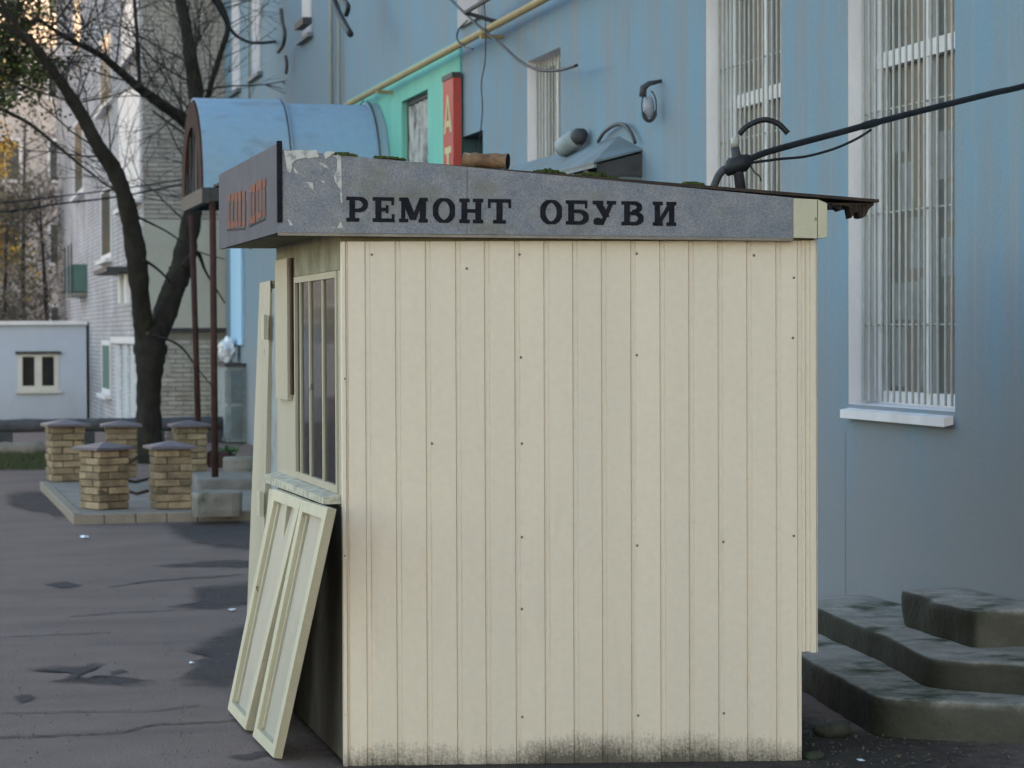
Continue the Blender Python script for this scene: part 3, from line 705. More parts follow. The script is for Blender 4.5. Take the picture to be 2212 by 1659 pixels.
# far lower corner of the blue wall: bright blue curtain, cabinet, plastic bag
tag(MB().box(XF - .05, XF - .004, fy(528), fy(505), fz(516, 745), fz(516, 520)).build('blue_shutter', 'bright_blue'), 'bright blue narrow shutter on the far corner of the blue wall', 'shutter')
cb = thing('metal_cabinet', 'grey two-door metal cabinet at the far corner of the blue wall under the blue shutter', 'cabinet', (XF - .2, fy(515), 0))
cy0, cy1 = fy(531), fy(499); zt_ = fz(516, 790)
MB().box(XF - .30, XF - .003, cy0, cy1, .02, zt_).build('carcass', 'steel', cb)
for a, b in ((.08, zt_ * .48), (zt_ * .53, zt_ - .06)):
    MB().box(XF - .325, XF - .302, cy0 + .06, cy1 - .06, a, b).build('door', 'steel', cb)
    MB().box(cx0 := XF - .24, XF - .06, cy0 - .02, cy0 - .002, a, b).build('side_panel', 'hood', cb)
MB().box(XF - .34, XF - .003, cy0 - .04, cy1 + .02, zt_ + .003, zt_ + .05).build('lid', 'dark_metal', cb)
rb = random.Random(5); bag = bmesh.new(); bmesh.ops.create_icosphere(bag, subdivisions=3, radius=.2)
for v in bag.verts: v.co *= 1 + .35 * mnoise.noise(v.co * 9)
mb = MB(); cc = V((XF - .18, fy(516), zt_ + .05 + .21))
bag.verts.ensure_lookup_table()
mb.add([cc + V((v.co.x * .7, v.co.y, v.co.z)) for v in bag.verts], [tuple(v.index for v in f.verts) for f in bag.faces]); bag.free()
tag(mb.build('plastic_bag', 'plastic'), 'shiny crumpled white plastic bag on top of the grey metal cabinet', 'bag')

# steps to the door beyond the right edge
def xy(p): return (p.x, p.y)
st = thing('entrance_steps', 'mossy worn concrete steps with a broken top slab right of the kiosk', 'steps', (4.4, 11, 0))
z1_, z2_, z3_ = .17, .30, .47
A1, B1_, C1 = onz(1716, 1407, z1_), onz(1892, 1508, z1_), onz(2300, 1525, z1_)
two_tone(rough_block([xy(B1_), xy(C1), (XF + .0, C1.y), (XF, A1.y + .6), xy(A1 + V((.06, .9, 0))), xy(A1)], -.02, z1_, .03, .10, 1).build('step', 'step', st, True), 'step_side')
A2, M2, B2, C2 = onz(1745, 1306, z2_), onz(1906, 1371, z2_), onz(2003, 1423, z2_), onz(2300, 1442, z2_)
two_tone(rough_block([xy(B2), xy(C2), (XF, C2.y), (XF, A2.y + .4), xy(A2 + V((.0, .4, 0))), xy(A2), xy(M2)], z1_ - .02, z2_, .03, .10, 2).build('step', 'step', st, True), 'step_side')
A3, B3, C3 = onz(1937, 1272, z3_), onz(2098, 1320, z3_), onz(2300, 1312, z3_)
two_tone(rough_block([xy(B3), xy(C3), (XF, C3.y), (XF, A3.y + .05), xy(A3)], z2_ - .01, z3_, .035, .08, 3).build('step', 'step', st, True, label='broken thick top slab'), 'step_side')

# ------------------------------------------------------------------ the kiosk
kA = onz(742, 1655, 0)
al = rad(2.5)
kD = (R0 * cos(al) + F0 * sin(al)).normalized()
kN = V((kD.y, -kD.x, 0))
def kf(u, v, off=0): return onp(u, v, kA + kN * off, kN)
def ks(u, v=1100): return (kf(u, v) - kA).dot(kD)
ZTOP = kf(740, 509).z
KX = kA.x
kb = thing('repair_kiosk', 'cream sheet metal shoe repair kiosk with grey lettered fascia', 'kiosk', kA + kD * 1 + V((0, 1.4, 0)))
kp = lambda mb, nm, m, **k: mb.build(nm, m, kb, **k)
# siding strips of the side facing the street end
gr = [752, 800, 865, 930, 995, 1057, 1122, 1185, 1247, 1309, 1372, 1435, 1497, 1560, 1622, 1685, 1731]
def strip(s0, s1, z0, z1, gap=.014, rise=.008):
    prof = [(s0, 0), (s0 + .001, .001), (s0 + .005, rise), (s1 - gap - .004, rise), (s1 - gap, .001), (s1, 0), (s1, -.012), (s0, -.012)]
    return MB().prism([kA + kD * s + kN * o + Z * (z0 - kA.z) for s, o in prof], Z * (z1 - z0))
rr = random.Random(8)
for i in range(len(gr) - 1):
    kp(strip(ks(gr[i]), ks(gr[i + 1]), rr.uniform(.0, .003), ZTOP - .024), 'siding_strip', 'cream')
zn = kf(1750, 1407).z
kp(strip(ks(1731) + .0005, ks(1748), zn, ZTOP - .024), 'siding_strip', 'cream')
kp(strip(ks(1748), ks(1766), zn - .003, ZTOP - .024, .004, .013), 'corner_trim', 'cream')
kp(strip(ks(738), ks(752), 0.0, ZTOP - .024, .003, .013), 'corner_trim', 'cream')
kp(MB().obox(kA + kD * .01 + kN * -.012 + Z * (ZTOP - .05), kD * (ks(1764) - .02), kN * .010, Z * .07), 'shadow_gap_board', 'soffit')  # dark board added to stand in for the shadow under the fascia
# screws
sc_ = [(803, 550), (803, 1640), (1122, 550), (1125, 772), (1127, 958), (1127, 1160), (1127, 1315), (1128, 1548), (1375, 548), (1375, 767), (1376, 1178), (1378, 1545),
       (1562, 1170), (1563, 1540), (1628, 552), (1714, 600), (1712, 730), (1714, 1157), (933, 958), (745, 818), (745, 1200), (746, 1543), (1008, 580)]
for u, v in sc_:
    p = kf(u, v, .0)
    q = MB().tube([p + kN * .0095, p + kN * .013], [.0055, .004], 8)
    kp(q, 'screw', 'screw_head')
# shell of the kiosk behind the sheets
w_ = ks(1764); ly0 = onx(599, 900, KX).y; LEN = ly0 - kA.y + .3
core = MB()
p0, p1 = kA + kN * -.014, kA + kD * (w_ - .005) + kN * -.014
core.hexa([p0 + V((.05, 0, 0)), p1, p1 + V((0, LEN - .3, 0)), p0 + V((.05, .06, 0)),
           p0 + V((.05, 0, ZTOP)), p1 + V((0, 0, ZTOP)), p1 + V((0, LEN - .3, ZTOP)), p0 + V((.05, .06, ZTOP))])
rw = MB().hexa([p1 + V((-.03, 0, zn)), p1 + V((0, 0, zn)), p1 + V((0, LEN - .3, zn)), p1 + V((-.03, LEN - .3, zn)),
                p1 + V((-.03, 0, ZTOP)), p1 + V((0, 0, ZTOP)), p1 + V((0, LEN - .3, ZTOP)), p1 + V((-.03, LEN - .3, ZTOP))])
kp(rw, 'right_wall', 'cream_old')
kp(MB().obox(p0 + V((.05, 0, .02)), kD * (w_ - .15), -kN * .02, Z * (ZTOP - .02)), 'inner_lining', 'panel_grey')
kyb = ly0 + .02
kp(MB().box(KX + .02, p1.x, kyb, kyb + .05, .02, ZTOP), 'back_wall', 'cream_old')
fq0, fq1 = p0 + V((.06, .12, 0)), p1 + V((-.16, .12, 0))
kp(MB().hexa([fq0 + V((0, 0, .01)), fq1 + V((0, 0, .01)), V((p1.x - .12, kyb, .01)), V((KX + .02, kyb, .01)), fq0 + V((0, 0, .05)), fq1 + V((0, 0, .05)), V((p1.x - .12, kyb, .05)), V((KX + .02, kyb, .05))]), 'floor', 'soil')
# street side: window, lower wall, upper wall, door
def ly(u, v=900): return onx(u, v, KX).y
wy0, wy1 = ly(731), ly(640)
wz0, wz1 = onx(731, 1066, KX).z, onx(731, 583, KX).z
yE = ly(599)
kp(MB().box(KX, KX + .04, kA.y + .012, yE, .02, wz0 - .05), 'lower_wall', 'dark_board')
kp(MB().box(KX, KX + .04, kA.y + .012, yE, wz1, ZTOP + .035), 'upper_wall', 'dirty_shaded_cream')
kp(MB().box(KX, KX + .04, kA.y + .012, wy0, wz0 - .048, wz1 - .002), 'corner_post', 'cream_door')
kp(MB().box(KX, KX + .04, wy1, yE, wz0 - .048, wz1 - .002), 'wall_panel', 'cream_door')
kp(MB().box(KX - .022, KX - .002, ly(632), ly(606), onx(620, 862, KX).z, ZTOP - .05), 'cover_strip', 'cream_door')
kp(MB().box(KX - .012, KX - .002, ly(636.5), ly(633), onx(620, 850, KX).z, ZTOP - .05), 'dark_gap_edge', 'rust_frame')  # thin dark strip along the gap beside the cover strip
wf = MB()
t = .028
wf.box(KX - .008, KX + .012, wy0 + .001, wy0 + t, wz0, wz1 - .003).box(KX - .008, KX + .012, wy1 - t, wy1 - .001, wz0, wz1 - .003)
wf.box(KX - .008, KX + .012, wy0 + t, wy1 - t, wz1 - .03, wz1 - .003).box(KX - .008, KX + .012, wy0 + t, wy1 - t, wz0, wz0 + .03)
wf = kp(wf, 'window', 'cream_door')
ms = [ly(699), ly(671), ly(651)]
for m_ in ms:
    MB().box(KX - .004, KX + .010, m_ - .012, m_ + .012, wz0 + .03, wz1 - .03).build('mullion', 'cream_door', wf)
ed = [wy0 + t] + [m_ for m_ in ms] + [wy1 - t]
gm_ = bpy.data.materials.new('kiosk_glass'); gm_.use_nodes = True
n_, l_ = gm_.node_tree.nodes, gm_.node_tree.links
for x in list(n_):
    if x.type != 'OUTPUT_MATERIAL': n_.remove(x)
o_ = n_['Material Output'] if 'Material Output' in n_ else [x for x in n_ if x.type == 'OUTPUT_MATERIAL'][0]
tr_, gl_, mx_, fr_ = n_.new('ShaderNodeBsdfTransparent'), n_.new('ShaderNodeBsdfGlossy'), n_.new('ShaderNodeMixShader'), n_.new('ShaderNodeFresnel')
tr_.inputs[0].default_value = (.42, .46, .45, 1); gl_.inputs['Roughness'].default_value = .06; fr_.inputs[0].default_value = 1.3
l_.new(fr_.outputs[0], mx_.inputs[0]); l_.new(tr_.outputs[0], mx_.inputs[1]); l_.new(gl_.outputs[0], mx_.inputs[2]); l_.new(mx_.outputs[0], o_.inputs[0])
M['kglass'] = gm_
for a, b in zip(ed[:-1], ed[1:]):
    MB().box(KX + .004, KX + .007, a + .002, b - .002, wz0 + .03, wz1 - .03).build('pane', 'kglass', wf)
# goods and curtain just inside the glass
cu = MB(); N = 40
for k in range(N):
    a, b = lerp(wy0 + .25, wy1 - .02, k / N), lerp(wy0 + .25, wy1 - .02, (k + 1) / N)
    cu.quad((KX + .12 + .02 * sin(k * .9), a, wz0 + .22), (KX + .12 + .02 * sin(k * .9 + .9), b, wz0 + .22), (KX + .12 + .02 * sin(k * .9 + .9), b, wz1 - .2), (KX + .12 + .02 * sin(k * .9), a, wz1 - .2))
kp(cu, 'curtain', 'curtain', smooth=True)
kp(MB().box(KX + .06, KX + .35, wy0 + .05, wy1 - .05, wz0 - .03, wz0 + .01), 'counter', 'steel')
kp(MB().box(KX + .10, KX + .30, wy0 + .12, wy0 + .38, wz0 + .012, wz0 + .26), 'stacked_box', 'paper')
tray = MB().hexa([(KX - .07, kA.y + .03, wz0 - .038), (KX + .0, kA.y + .03, wz0 - .038), (KX + .0, ly(604), wz0 - .038), (KX - .07, ly(604), wz0 - .05),
                  (KX - .07, kA.y + .03, wz0 - .012), (KX + .0, kA.y + .03, wz0 - .002), (KX + .0, ly(604), wz0 - .002), (KX - .07, ly(604), wz0 - .012)])
kp(tray, 'window_ledge', 'flaking')
# door opening, door leaf standing a little open and sagging
dy0, dy1 = yE, ly(560)
kp(MB().box(KX + .045, KX + .075, kyb + .06, ly(562), .02, onx(590, 607, KX).z - .03), 'door_panel', 'steel')
kp(MB().box(KX + .02, KX + .06, kyb + .052, kyb + .058, .02, ZTOP - .05), 'door_frame', 'cream_old')
d0, d1, d2, d3 = at(584, 606, 12.15), at(561, 611, 12.9), at(529, 1440, 12.88), at(563, 1468, 12.4)
tn = (d1 - d0).cross(d3 - d0).normalized()
if tn.x > 0: tn = -tn
dl = MB().hexa([d3, d2, d2 - tn * .04, d3 - tn * .04, d0, d1, d1 - tn * .04, d0 - tn * .04])
dl = kp(dl, 'door', 'cream_door')
for f in (.12, .56):
    c = d0.lerp(d3, f) + tn * .01
    MB().obox(c + V((0, -.03, -.05)), tn * .02, V((0, .10, 0)), V((0, 0, .12))).build('hinge', 'cream_old', dl)
# fascia
FO = .05
P1, P2 = kf(600, 322, FO), kf(1713, 427, FO)
Q1, Q2 = kf(600, 502, FO), kf(1713, 514, FO)
pm, qm = kf(1009, 360.6, FO), kf(1009, 506, FO)
kp(MB().prism([Q1, qm - kD * .001, pm - kD * .001, P1], -kN * .02), 'fascia_board', 'fascia')
kp(MB().prism([qm + kD * .001, Q2, P2, pm + kD * .001], -kN * .02), 'fascia_board', 'fascia')
c0, c1 = kf(1714, 428, FO + .004), kf(1765, 431, FO + .004)
c2, c3 = kf(1765, 515, FO + .004), kf(1714, 513, FO + .004)
kp(MB().prism([c3, c2, c1, c0], -kN * .03), 'patch_board', 'cream_old', label='cream patch board at the right end of the fascia')
kp(MB().prism([c2 + kD * .003, c2 + kD * .04 + Z * .005, c1 + kD * .04 - Z * .015, c1 + kD * .003], -kN * .25), 'end_board', 'cream_old')
kp(MB().prism([Q1 - Z * .012 + kN * .006, Q2 - Z * .012 + kN * .006, Q2 - Z * .001 + kN * .006, Q1 - Z * .001 + kN * .006], -kN * .03), 'bottom_lip', 'kerb')
# left fascia face
LF = (P1.x, P1.y)
lend = onx(473, 455, P1.x).y
zl0, zl1 = Q1.z, kf(600, 311, FO).z
kp(MB().box(P1.x, P1.x + .02, P1.y + .012, lend, zl0, zl1 + .003), 'side_fascia', 'shaded_fascia_side')
kp(MB().box(P1.x - .004, P1.x + .016, P1.y - .010, P1.y + .010, zl0 + .04, zl1 + .012), 'corner_strip', 'black')
kp(MB().hexa([V((P1.x + .02, P1.y + .03, zl0 + .004)), kA + V((.03, .0, zl0 + .004)), V((KX + .03, lend - .02, zl0 + .004)), V((P1.x + .02, lend - .02, zl0 + .004)),
              V((P1.x + .02, P1.y + .03, zl0 + .03)), kA + V((.03, .0, zl0 + .03)), V((KX + .03, lend - .02, zl0 + .03)), V((P1.x + .02, lend - .02, zl0 + .03))]), 'soffit', 'soffit')
# roof sheet and torn felt
rt0, rt1 = kf(604, 333, FO - .024), kf(1899, 437, FO - .024)
rl = V((0, 2.3, .0))
kp(MB().hexa([rt0, rt1, rt1 + rl, rt0 + rl, rt0 + Z * .012, rt1 + Z * .012, rt1 + rl + Z * .012, rt0 + rl + Z * .012]), 'roof_sheet', 'roofing')
rr = random.Random(21)
fl = MB(); topl, botl = [], []
for k in range(19):
    f = k / 18; u = lerp(1778, 1888, f)
    p = kf(u, 436 + (u - 1772) * .02, FO - .05 - .02 * rr.random())
    dr = (.012 + .03 * rr.random()) * (1 if .1 < f < .92 else .4) + (.022 if .5 < f < .85 else 0)
    topl.append(p - Z * .002); botl.append(p - Z * dr + kN * rr.uniform(-.02, .02))
fl.add(topl + botl, [(i, i + 1, 19 + i + 1, 19 + i) for i in range(18)])
b2 = [p - kN * .12 for p in botl]
fl.add(botl + b2, [(i, i + 1, 19 + i + 1, 19 + i) for i in range(18)])
kp(fl, 'torn_felt', 'roofing')
kp(MB().tube(smooth_path([kf(1790, 438, 0), kf(1793, 450, 0), kf(1800, 444, 0), kf(1812, 452, 0)], 4), .003, 5), 'dangling_wire', 'rubber')
kp(MB().obox(kf(1800, 443, FO - .05), kD * .16, -kN * .4, Z * .008), 'eave_batten', 'roofing')
# lettering РЕМОНТ ОБУВИ: slab serif letters cut as flat paint, row by row so nothing overlaps
def R_(x0, y0, x1, y1): return lambda x, y: x0 <= x <= x1 and y0 <= y <= y1
def ELL(cx, cy, rx, ry, tx, ty, x0=-9, x1=9): return lambda x, y: x0 <= x <= x1 and ((x - cx) / rx) ** 2 + ((y - cy) / ry) ** 2 <= 1 and (rx == tx or ((x - cx) / (rx - tx)) ** 2 + ((y - cy) / (ry - ty)) ** 2 >= 1)
def DIA(xa, ya, xb, yb, w): return lambda x, y: min(ya, yb) <= y <= max(ya, yb) and abs(x - lerp(xa, xb, (y - ya) / (yb - ya))) <= w / 2
SR = .10
GLY = {
    'Р': [R_(0, 0, .58, SR), R_(.16, 0, .38, 1), R_(0, 1 - SR, .55, 1), ELL(.55, .70, .43, .30, .20, .11, .55), R_(.38, .40, .55, .51)],
    'Е': [R_(0, 0, .95, SR + .01), R_(.14, 0, .36, 1), R_(0, 1 - SR - .01, .93, 1), R_(.36, .46, .66, .56), R_(.60, .36, .68, .66), R_(.86, 0, .95, .28), R_(.84, .72, .93, 1)],
    'М': [R_(0, 0, .30, SR), R_(.70, 0, 1, SR), R_(0, .9, .26, 1), R_(.74, .9, 1, 1), R_(.09, 0, .20, 1), R_(.74, 0, .92, 1), DIA(.20, 1, .49, .12, .19), DIA(.80, 1, .51, .12, .11)],
    'О': [ELL(.5, .5, .5, .515, .22, .10)],
    'Н': [R_(0, 0, .42, SR), R_(.58, 0, 1, SR), R_(0, .9, .42, 1), R_(.58, .9, 1, 1), R_(.11, 0, .31, 1), R_(.69, 0, .89, 1), R_(.31, .45, .69, .55)],
    'Т': [R_(.24, 0, .76, SR), R_(.39, 0, .61, 1), R_(0, .89, 1, 1), R_(0, .66, .09, 1), R_(.91, .66, 1, 1)],
    'Б': [R_(0, 0, .55, SR), R_(.13, 0, .34, 1), R_(0, .89, .92, 1), R_(.84, .70, .92, 1), ELL(.55, .30, .43, .30, .20, .10, .55), R_(.34, .49, .55, .60)],
    'У': [R_(0, .9, .44, 1), R_(.62, .9, 1, 1), DIA(.20, 1, .58, .34, .24), DIA(.83, 1, .38, .02, .13), ELL(.22, .13, .16, .13, .16, .13), R_(.14, 0, .40, .10)],
    'В': [R_(0, 0, .55, SR), R_(.15, 0, .36, 1), R_(0, .9, .52, 1), ELL(.54, .28, .43, .28, .20, .10, .54), ELL(.50, .76, .40, .24, .19, .10, .50), R_(.36, .46, .56, .555)],
    'И': [R_(0, 0, .40, SR), R_(.60, 0, 1, SR), R_(0, .9, .40, 1), R_(.60, .9, 1, 1), R_(.11, 0, .29, 1), R_(.71, 0, .89, 1), DIA(.24, .06, .76, .94, .13)],
}
LET = [('Р', 748, 795), ('Е', 805, 854), ('М', 862, 924), ('О', 935, 983), ('Н', 992, 1044), ('Т', 1054, 1104),
       ('О', 1167, 1214), ('Б', 1222, 1272), ('У', 1280, 1331), ('В', 1342, 1391), ('И', 1410, 1461)]
for ch, u0, u1 in LET:
    vb, vt = lerp(477.5, 487, (u0 - 748) / 700), lerp(425.5, 437, (u0 - 748) / 700)
    o, e1, e2 = kf(u0, vb, FO + .0025), kf(u1, vb + (u1 - u0) * .0136, FO + .0025), kf(u0, vt, FO + .0025)
    ex, ey = e1 - o, e2 - o
    mb = MB(); NX, NY = 96, 40; tests = GLY[ch]
    for j in range(NY):
        y = -.02 + (j + .5) / NY * 1.04; ya, yb = -.02 + j / NY * 1.04, -.02 + (j + 1) / NY * 1.04
        run = None
        for i in range(NX + 1):
            x = (i + .5) / NX
            inside = i < NX and any(t_(x + dx_, y + dy_) for t_ in tests for dx_ in (-.022, 0, .022) for dy_ in (-.028, 0, .028))
            if inside and run is None: run = i
            if not inside and run is not None:
                xa, xb_ = run / NX, i / NX
                mb.quad(o + ex * xa + ey * ya, o + ex * xb_ + ey * ya, o + ex * xb_ + ey * yb, o + ex * xa + ey * yb); run = None
    kp(mb, 'letter', 'black')
# torn poster left on the fascia
def zp(x, y): return kf(454.8 + .2375 * x, 272.9 + .2375 * y, FO + .003)
POL = [[(668, 218), (720, 222), (800, 214), (900, 220), (968, 214), (985, 280), (930, 284), (900, 291), (850, 288), (800, 297), (762, 312), (745, 334), (738, 380), (728, 424), (700, 418), (690, 350)],
       [(1030, 250), (1060, 225), (1120, 230), (1185, 268), (1192, 420), (1194, 600), (1172, 560), (1132, 505), (1120, 440), (1150, 402), (1152, 290), (1100, 262), (1042, 300)],
       [(972, 342), (1000, 324), (1052, 352), (1092, 392), (1040, 377)], [(858, 505), (930, 510), (938, 582), (905, 560), (890, 524)],
       [(755, 370), (800, 420), (790, 442), (765, 420)], [(1000, 490), (1040, 500), (1030, 520)], [(700, 850), (716, 846), (748, 900), (722, 902)],
       [(1184, 860), (1202, 922), (1150, 926), (1170, 892)], [(1085, 915), (1130, 915), (1120, 930)], [(1177, 602), (1195, 602), (1198, 700), (1186, 690)]]
for pl in POL: kp(MB().add([zp(*p) for p in pl], [tuple(range(len(pl)))]), 'poster_scrap', 'poster')
# faded red print on the side fascia: two words, worn to blocks
def sfp(u, v): return onx(u, v, P1.x - .003)
for (ua, ub, ta, tb, ba, bb_) in ((490, 529, 420, 411, 492, 489), (537, 573, 402, 385, 484, 467)):
    def row(f0, f1): return [sfp(ua, lerp(ta, ba, f0)), sfp(ub, lerp(tb, bb_, f0)), sfp(ub, lerp(tb, bb_, f1)), sfp(ua, lerp(ta, ba, f1))]
    def cell(a0, a1, f0, f1):
        def q(a, f): return sfp(lerp(ua, ub, a), lerp(lerp(ta, tb, a), lerp(ba, bb_, a), f))
        return [q(a0, f0), q(a1, f0), q(a1, f1), q(a0, f1)]
    r_ = random.Random(int(ua)); fl_ = MB()
    for k in range(5):                                   # strokes of letters too worn to read
        a0 = k * .205 + r_.uniform(-.01, .02)
        fl_.quad(*cell(a0, a0 + .175, r_.uniform(-.03, .03), r_.uniform(.20, .27)))
        fl_.quad(*cell(a0, a0 + .175, r_.uniform(.80, .85), r_.uniform(.97, 1.03)))
    kp(fl_, 'faded_lettering', 'red_print', kind='stuff')
    fl_ = MB()
    for k in range(5):
        a0 = k * .205 + r_.uniform(-.01, .02)
        fl_.quad(*cell(a0, a0 + r_.uniform(.15, .195), .255, .815))
    kp(fl_, 'faded_lettering', 'red_faint', kind='stuff')
    kp(MB().quad(*row(1.04, 1.09)), 'faded_underline', 'dark_print')
for (ua, ub, va, vb_) in ((606, 614, 322, 334),):
    pass

# shutters taken down and leaned against the window ledge
def shutter(tl, tr, bl, br, label, gi):
    tl, tr, bl, br = V(tl), V(tr), V(bl), V(br)
    n = (tr - tl).cross(bl - tl).normalized()
    if n.x > 0: n = -n
    base = (bl + br) / 2
    s = thing('window_shutter', label, 'shutter', base, gi)
    def pt(a, b): return tl.lerp(tr, a).lerp(bl.lerp(br, a), b)
    def bar(a0, a1, b0, b1, nm, m, t0=0.0, t1=.035):
        A = [pt(a0, b1), pt(a1, b1), pt(a1, b0), pt(a0, b0)]
        MB().hexa([p + n * t0 for p in A] + [p + n * t1 for p in A]).build(nm, m, s)
    fw, fh = .13, .045
    bar(0, fw, 0, 1, 'stile', 'cream_old'); bar(1 - fw, 1, 0, 1, 'stile', 'cream_old')
    bar(fw, 1 - fw, 0, fh, 'rail', 'cream_old'); bar(fw, 1 - fw, 1 - fh, 1, 'rail', 'cream_old')
    bar(fw + .002, 1 - fw - .002, fh, 1 - fh, 'panel_sheet', 'panel_grey', .002, .008)
    bar(fw + .002, fw + .05, fh + .01, 1 - fh - .01, 'bead', 'cream_old', .009, .018)
    bar(1 - fw - .05, 1 - fw - .002, fh + .01, 1 - fh - .01, 'bead', 'cream_old', .009, .018)
    return s
xt = KX - .075
def tx(u, v): return onx(u, v, xt)
shutter(tx(669, 1082), tx(727, 1100), onz(563, 1592, .012), onz(609, 1639, .008), 'cream framed window shutter leaning nearest the kiosk corner', 'shutters leaned against the kiosk')
shutter(tx(606, 1058), tx(669, 1081), onz(508, 1534, .012), onz(547, 1579, .012), 'cream framed window shutter leaning behind the nearest one', 'shutters leaned against the kiosk')
shutter(tx(598, 1056), tx(640, 1070), onz(552, 1500, .012), onz(588, 1545, .012), 'narrow cream shutter half hidden behind the other two', 'shutters leaned against the kiosk')

# things on the kiosk roof
def roof_z(p): t = ((p - rt0).dot(kD)) / ((rt1 - rt0).dot(kD)); return lerp(rt0.z, rt1.z, t) + .014
def clump(u, du, h, seed, label, back=.12):
    rr = random.Random(seed); mb = MB(); p = kf(u, 380, FO - back); L = kf(u + du, 380, FO - back) - p
    for k in range(90):
        q = p + L * rr.uniform(-.5, .5) + kN * rr.uniform(-.05, .05); q.z = roof_z(q)
        f = 1 - (2 * abs((q - p).dot(kD)) / max(L.length, .01)) ** 2
        hh = max(.006, h * f * rr.uniform(.5, 1.1)); r = rr.uniform(.006, .012)
        mb.tube([q, q + Z * hh * .6, q + Z * hh + V((rr.uniform(-.008, .008), rr.uniform(-.008, .008), 0))], [r * 1.3, r, r * .3], 5)
    return tag(mb.build('moss_clump', 'moss', None, True), label, 'moss', 'moss clumps along the kiosk roof edge')
clump(1288, 88, .022, 1, 'largest bright green moss cushion on the kiosk roof edge before the hood')
clump(1186, 66, .019, 2, 'moss cushion on the kiosk roof edge left of the largest one')
clump(1497, 44, .014, 3, 'small moss cushion on the kiosk roof edge beside the cable mast')
clump(745, 50, .014, 4, 'thin moss tuft on the kiosk roof edge above the torn poster', .05)
clump(842, 60, .012, 5, 'low moss streak on the kiosk roof edge under the barrel canopy', .05)
ro0, ro1 = kf(1003, 352, -.10), kf(1096, 356, -.10)
ro1 += kN * .06; ro0.z = roof_z(ro0) + .03; ro1.z = roof_z(ro1) + .034
rp = thing('rusty_pipe', 'short rusty flaking pipe lying on the kiosk roof', 'pipe', (ro0 + ro1) / 2)
ax = (ro1 - ro0)
rg = []
for k in range(9): rg.append(.027 + .006 * random.Random(k).random())
rg[-1] = .033
MB().tube([ro0 + ax * (k / 8) for k in range(9)], rg, 12, cap=False).build('outer_wall', 'rust', rp, True)
MB().tube([ro1 - ax * .10, ro1 - ax * .002], [.022, .029], 12).build('bore', 'black', rp)
# mast with insulator, bent hose and cables
mo = -.12
mb0 = kf(1600, 402, mo); mb0.z = roof_z(mb0)
ms_ = thing('cable_mast', 'short dark mast with white insulator and a bent rubber hose on the kiosk roof', 'mast', mb0)
MB().tube([mb0, kf(1591, 340, mo), kf(1587, 318, mo)], [.022, .020, .018], 10).build('pole', 'dark_metal', ms_, True)
MB().tube([kf(1587, 318, mo), kf(1588, 309, mo), kf(1589, 302, mo), kf(1590, 294, mo)], [.016, .018, .017, .011], 10).build('insulator', 'porcelain', ms_, True)
MB().tube(smooth_path([kf(1597, 290, mo), kf(1612, 274, mo), kf(1636, 262, mo), kf(1658, 259, mo), kf(1682, 268, mo), kf(1702, 288, mo)], 5), .0115, 10).build('bent_hose', 'rubber', ms_, True)
MB().tube([kf(1566, 372, mo), kf(1585, 358, mo), kf(1606, 352, mo), kf(1622, 342, mo)], [.02, .036, .036, .02], 10).build('tape_wrap', 'rubber', ms_, True)
sb = kf(1541, 398, mo); sb.z = roof_z(sb)
MB().tube(smooth_path([sb, kf(1553, 378, mo), kf(1568, 364, mo), kf(1590, 356, mo)], 4), .016, 8).build('stay', 'dark_metal', ms_, True)
MB().tube(smooth_path([kf(1566, 362, mo), kf(1574, 345, mo), kf(1584, 347, mo), kf(1588, 356, mo)], 4), .005, 6).build('wire_loop', 'rubber', ms_, True)
MB().tube(smooth_path([kf(1618, 352, mo), kf(1630, 372, mo), kf(1640, 380, mo), kf(1645, 392, mo)], 4), .003, 5).build('loose_wire', 'rubber', ms_, True)
def cable(pts, r, label, dd=10.05, d1=11.6, n=8):
    u0, u1 = pts[0][0], pts[-1][0]
    P = [at(u, v, lerp(kdep, d1, ((u - u0) / (u1 - u0)))) for u, v in pts]
    return tag(MB().tube(smooth_path(P, 8), r, n).build('cable', 'rubber', None, True), label, 'cable', 'cables running from the mast')
kdep = (kf(1600, 350, mo) - CAM).dot(FW)
cable([(1606, 350), (1650, 331), (1720, 311), (1800, 290), (1880, 268), (1960, 247), (2060, 222), (2150, 200), (2212, 186), (2420, 130), (2560, 90)], [.0135 + (.0035 if 30 < i < 34 else 0) for i in range(81)], 'thick black cable running from the mast to the upper right')
cable([(1612, 353), (1680, 344), (1740, 338), (1800, 322), (1850, 300), (1882, 280)], .0055, 'thin black wire sagging below the thick cable', d1=10.0 + 2 / 9 * 1.6)

# wires over the blue wall
wall_tube('hanging_wire', [(940, -40), (975, 0), (1012, 36), (1045, 66), (1085, 98), (1120, 130), (1160, 150), (1205, 152), (1246, 141)], .012, 'rubber', 'frayed black wire drooping in front of the narrow barred window', 'wire', .22, 'wires hanging before the blue wall')
wall_tube('hanging_wire', [(1010, 44), (992, 62), (987, 82), (998, 98), (1022, 106)], .007, 'rubber', 'short black wire loop beside the gas pipe', 'wire', .2, 'wires hanging before the blue wall')
wall_tube('hanging_wire', [(1044, -20), (1049, 60), (1048, 130), (1040, 180), (1042, 240), (1034, 330), (1036, 400)], .005, 'rubber', 'thin thread-like wire hanging straight down past the gas pipe', 'wire', .24, 'wires hanging before the blue wall')
wall_tube('rubber_hose', [(712, -60), (722, 0), (735, 35), (757, 74)], .036, 'rubber', 'thick black hose end dangling at the top of the blue wall', 'hose', .5)
wall_tube('rubber_hose', [(730, -30), (744, 0), (752, 14), (748, 32)], .028, 'rubber', 'short black hose stub beside the thick dangling hose', 'hose', .45)
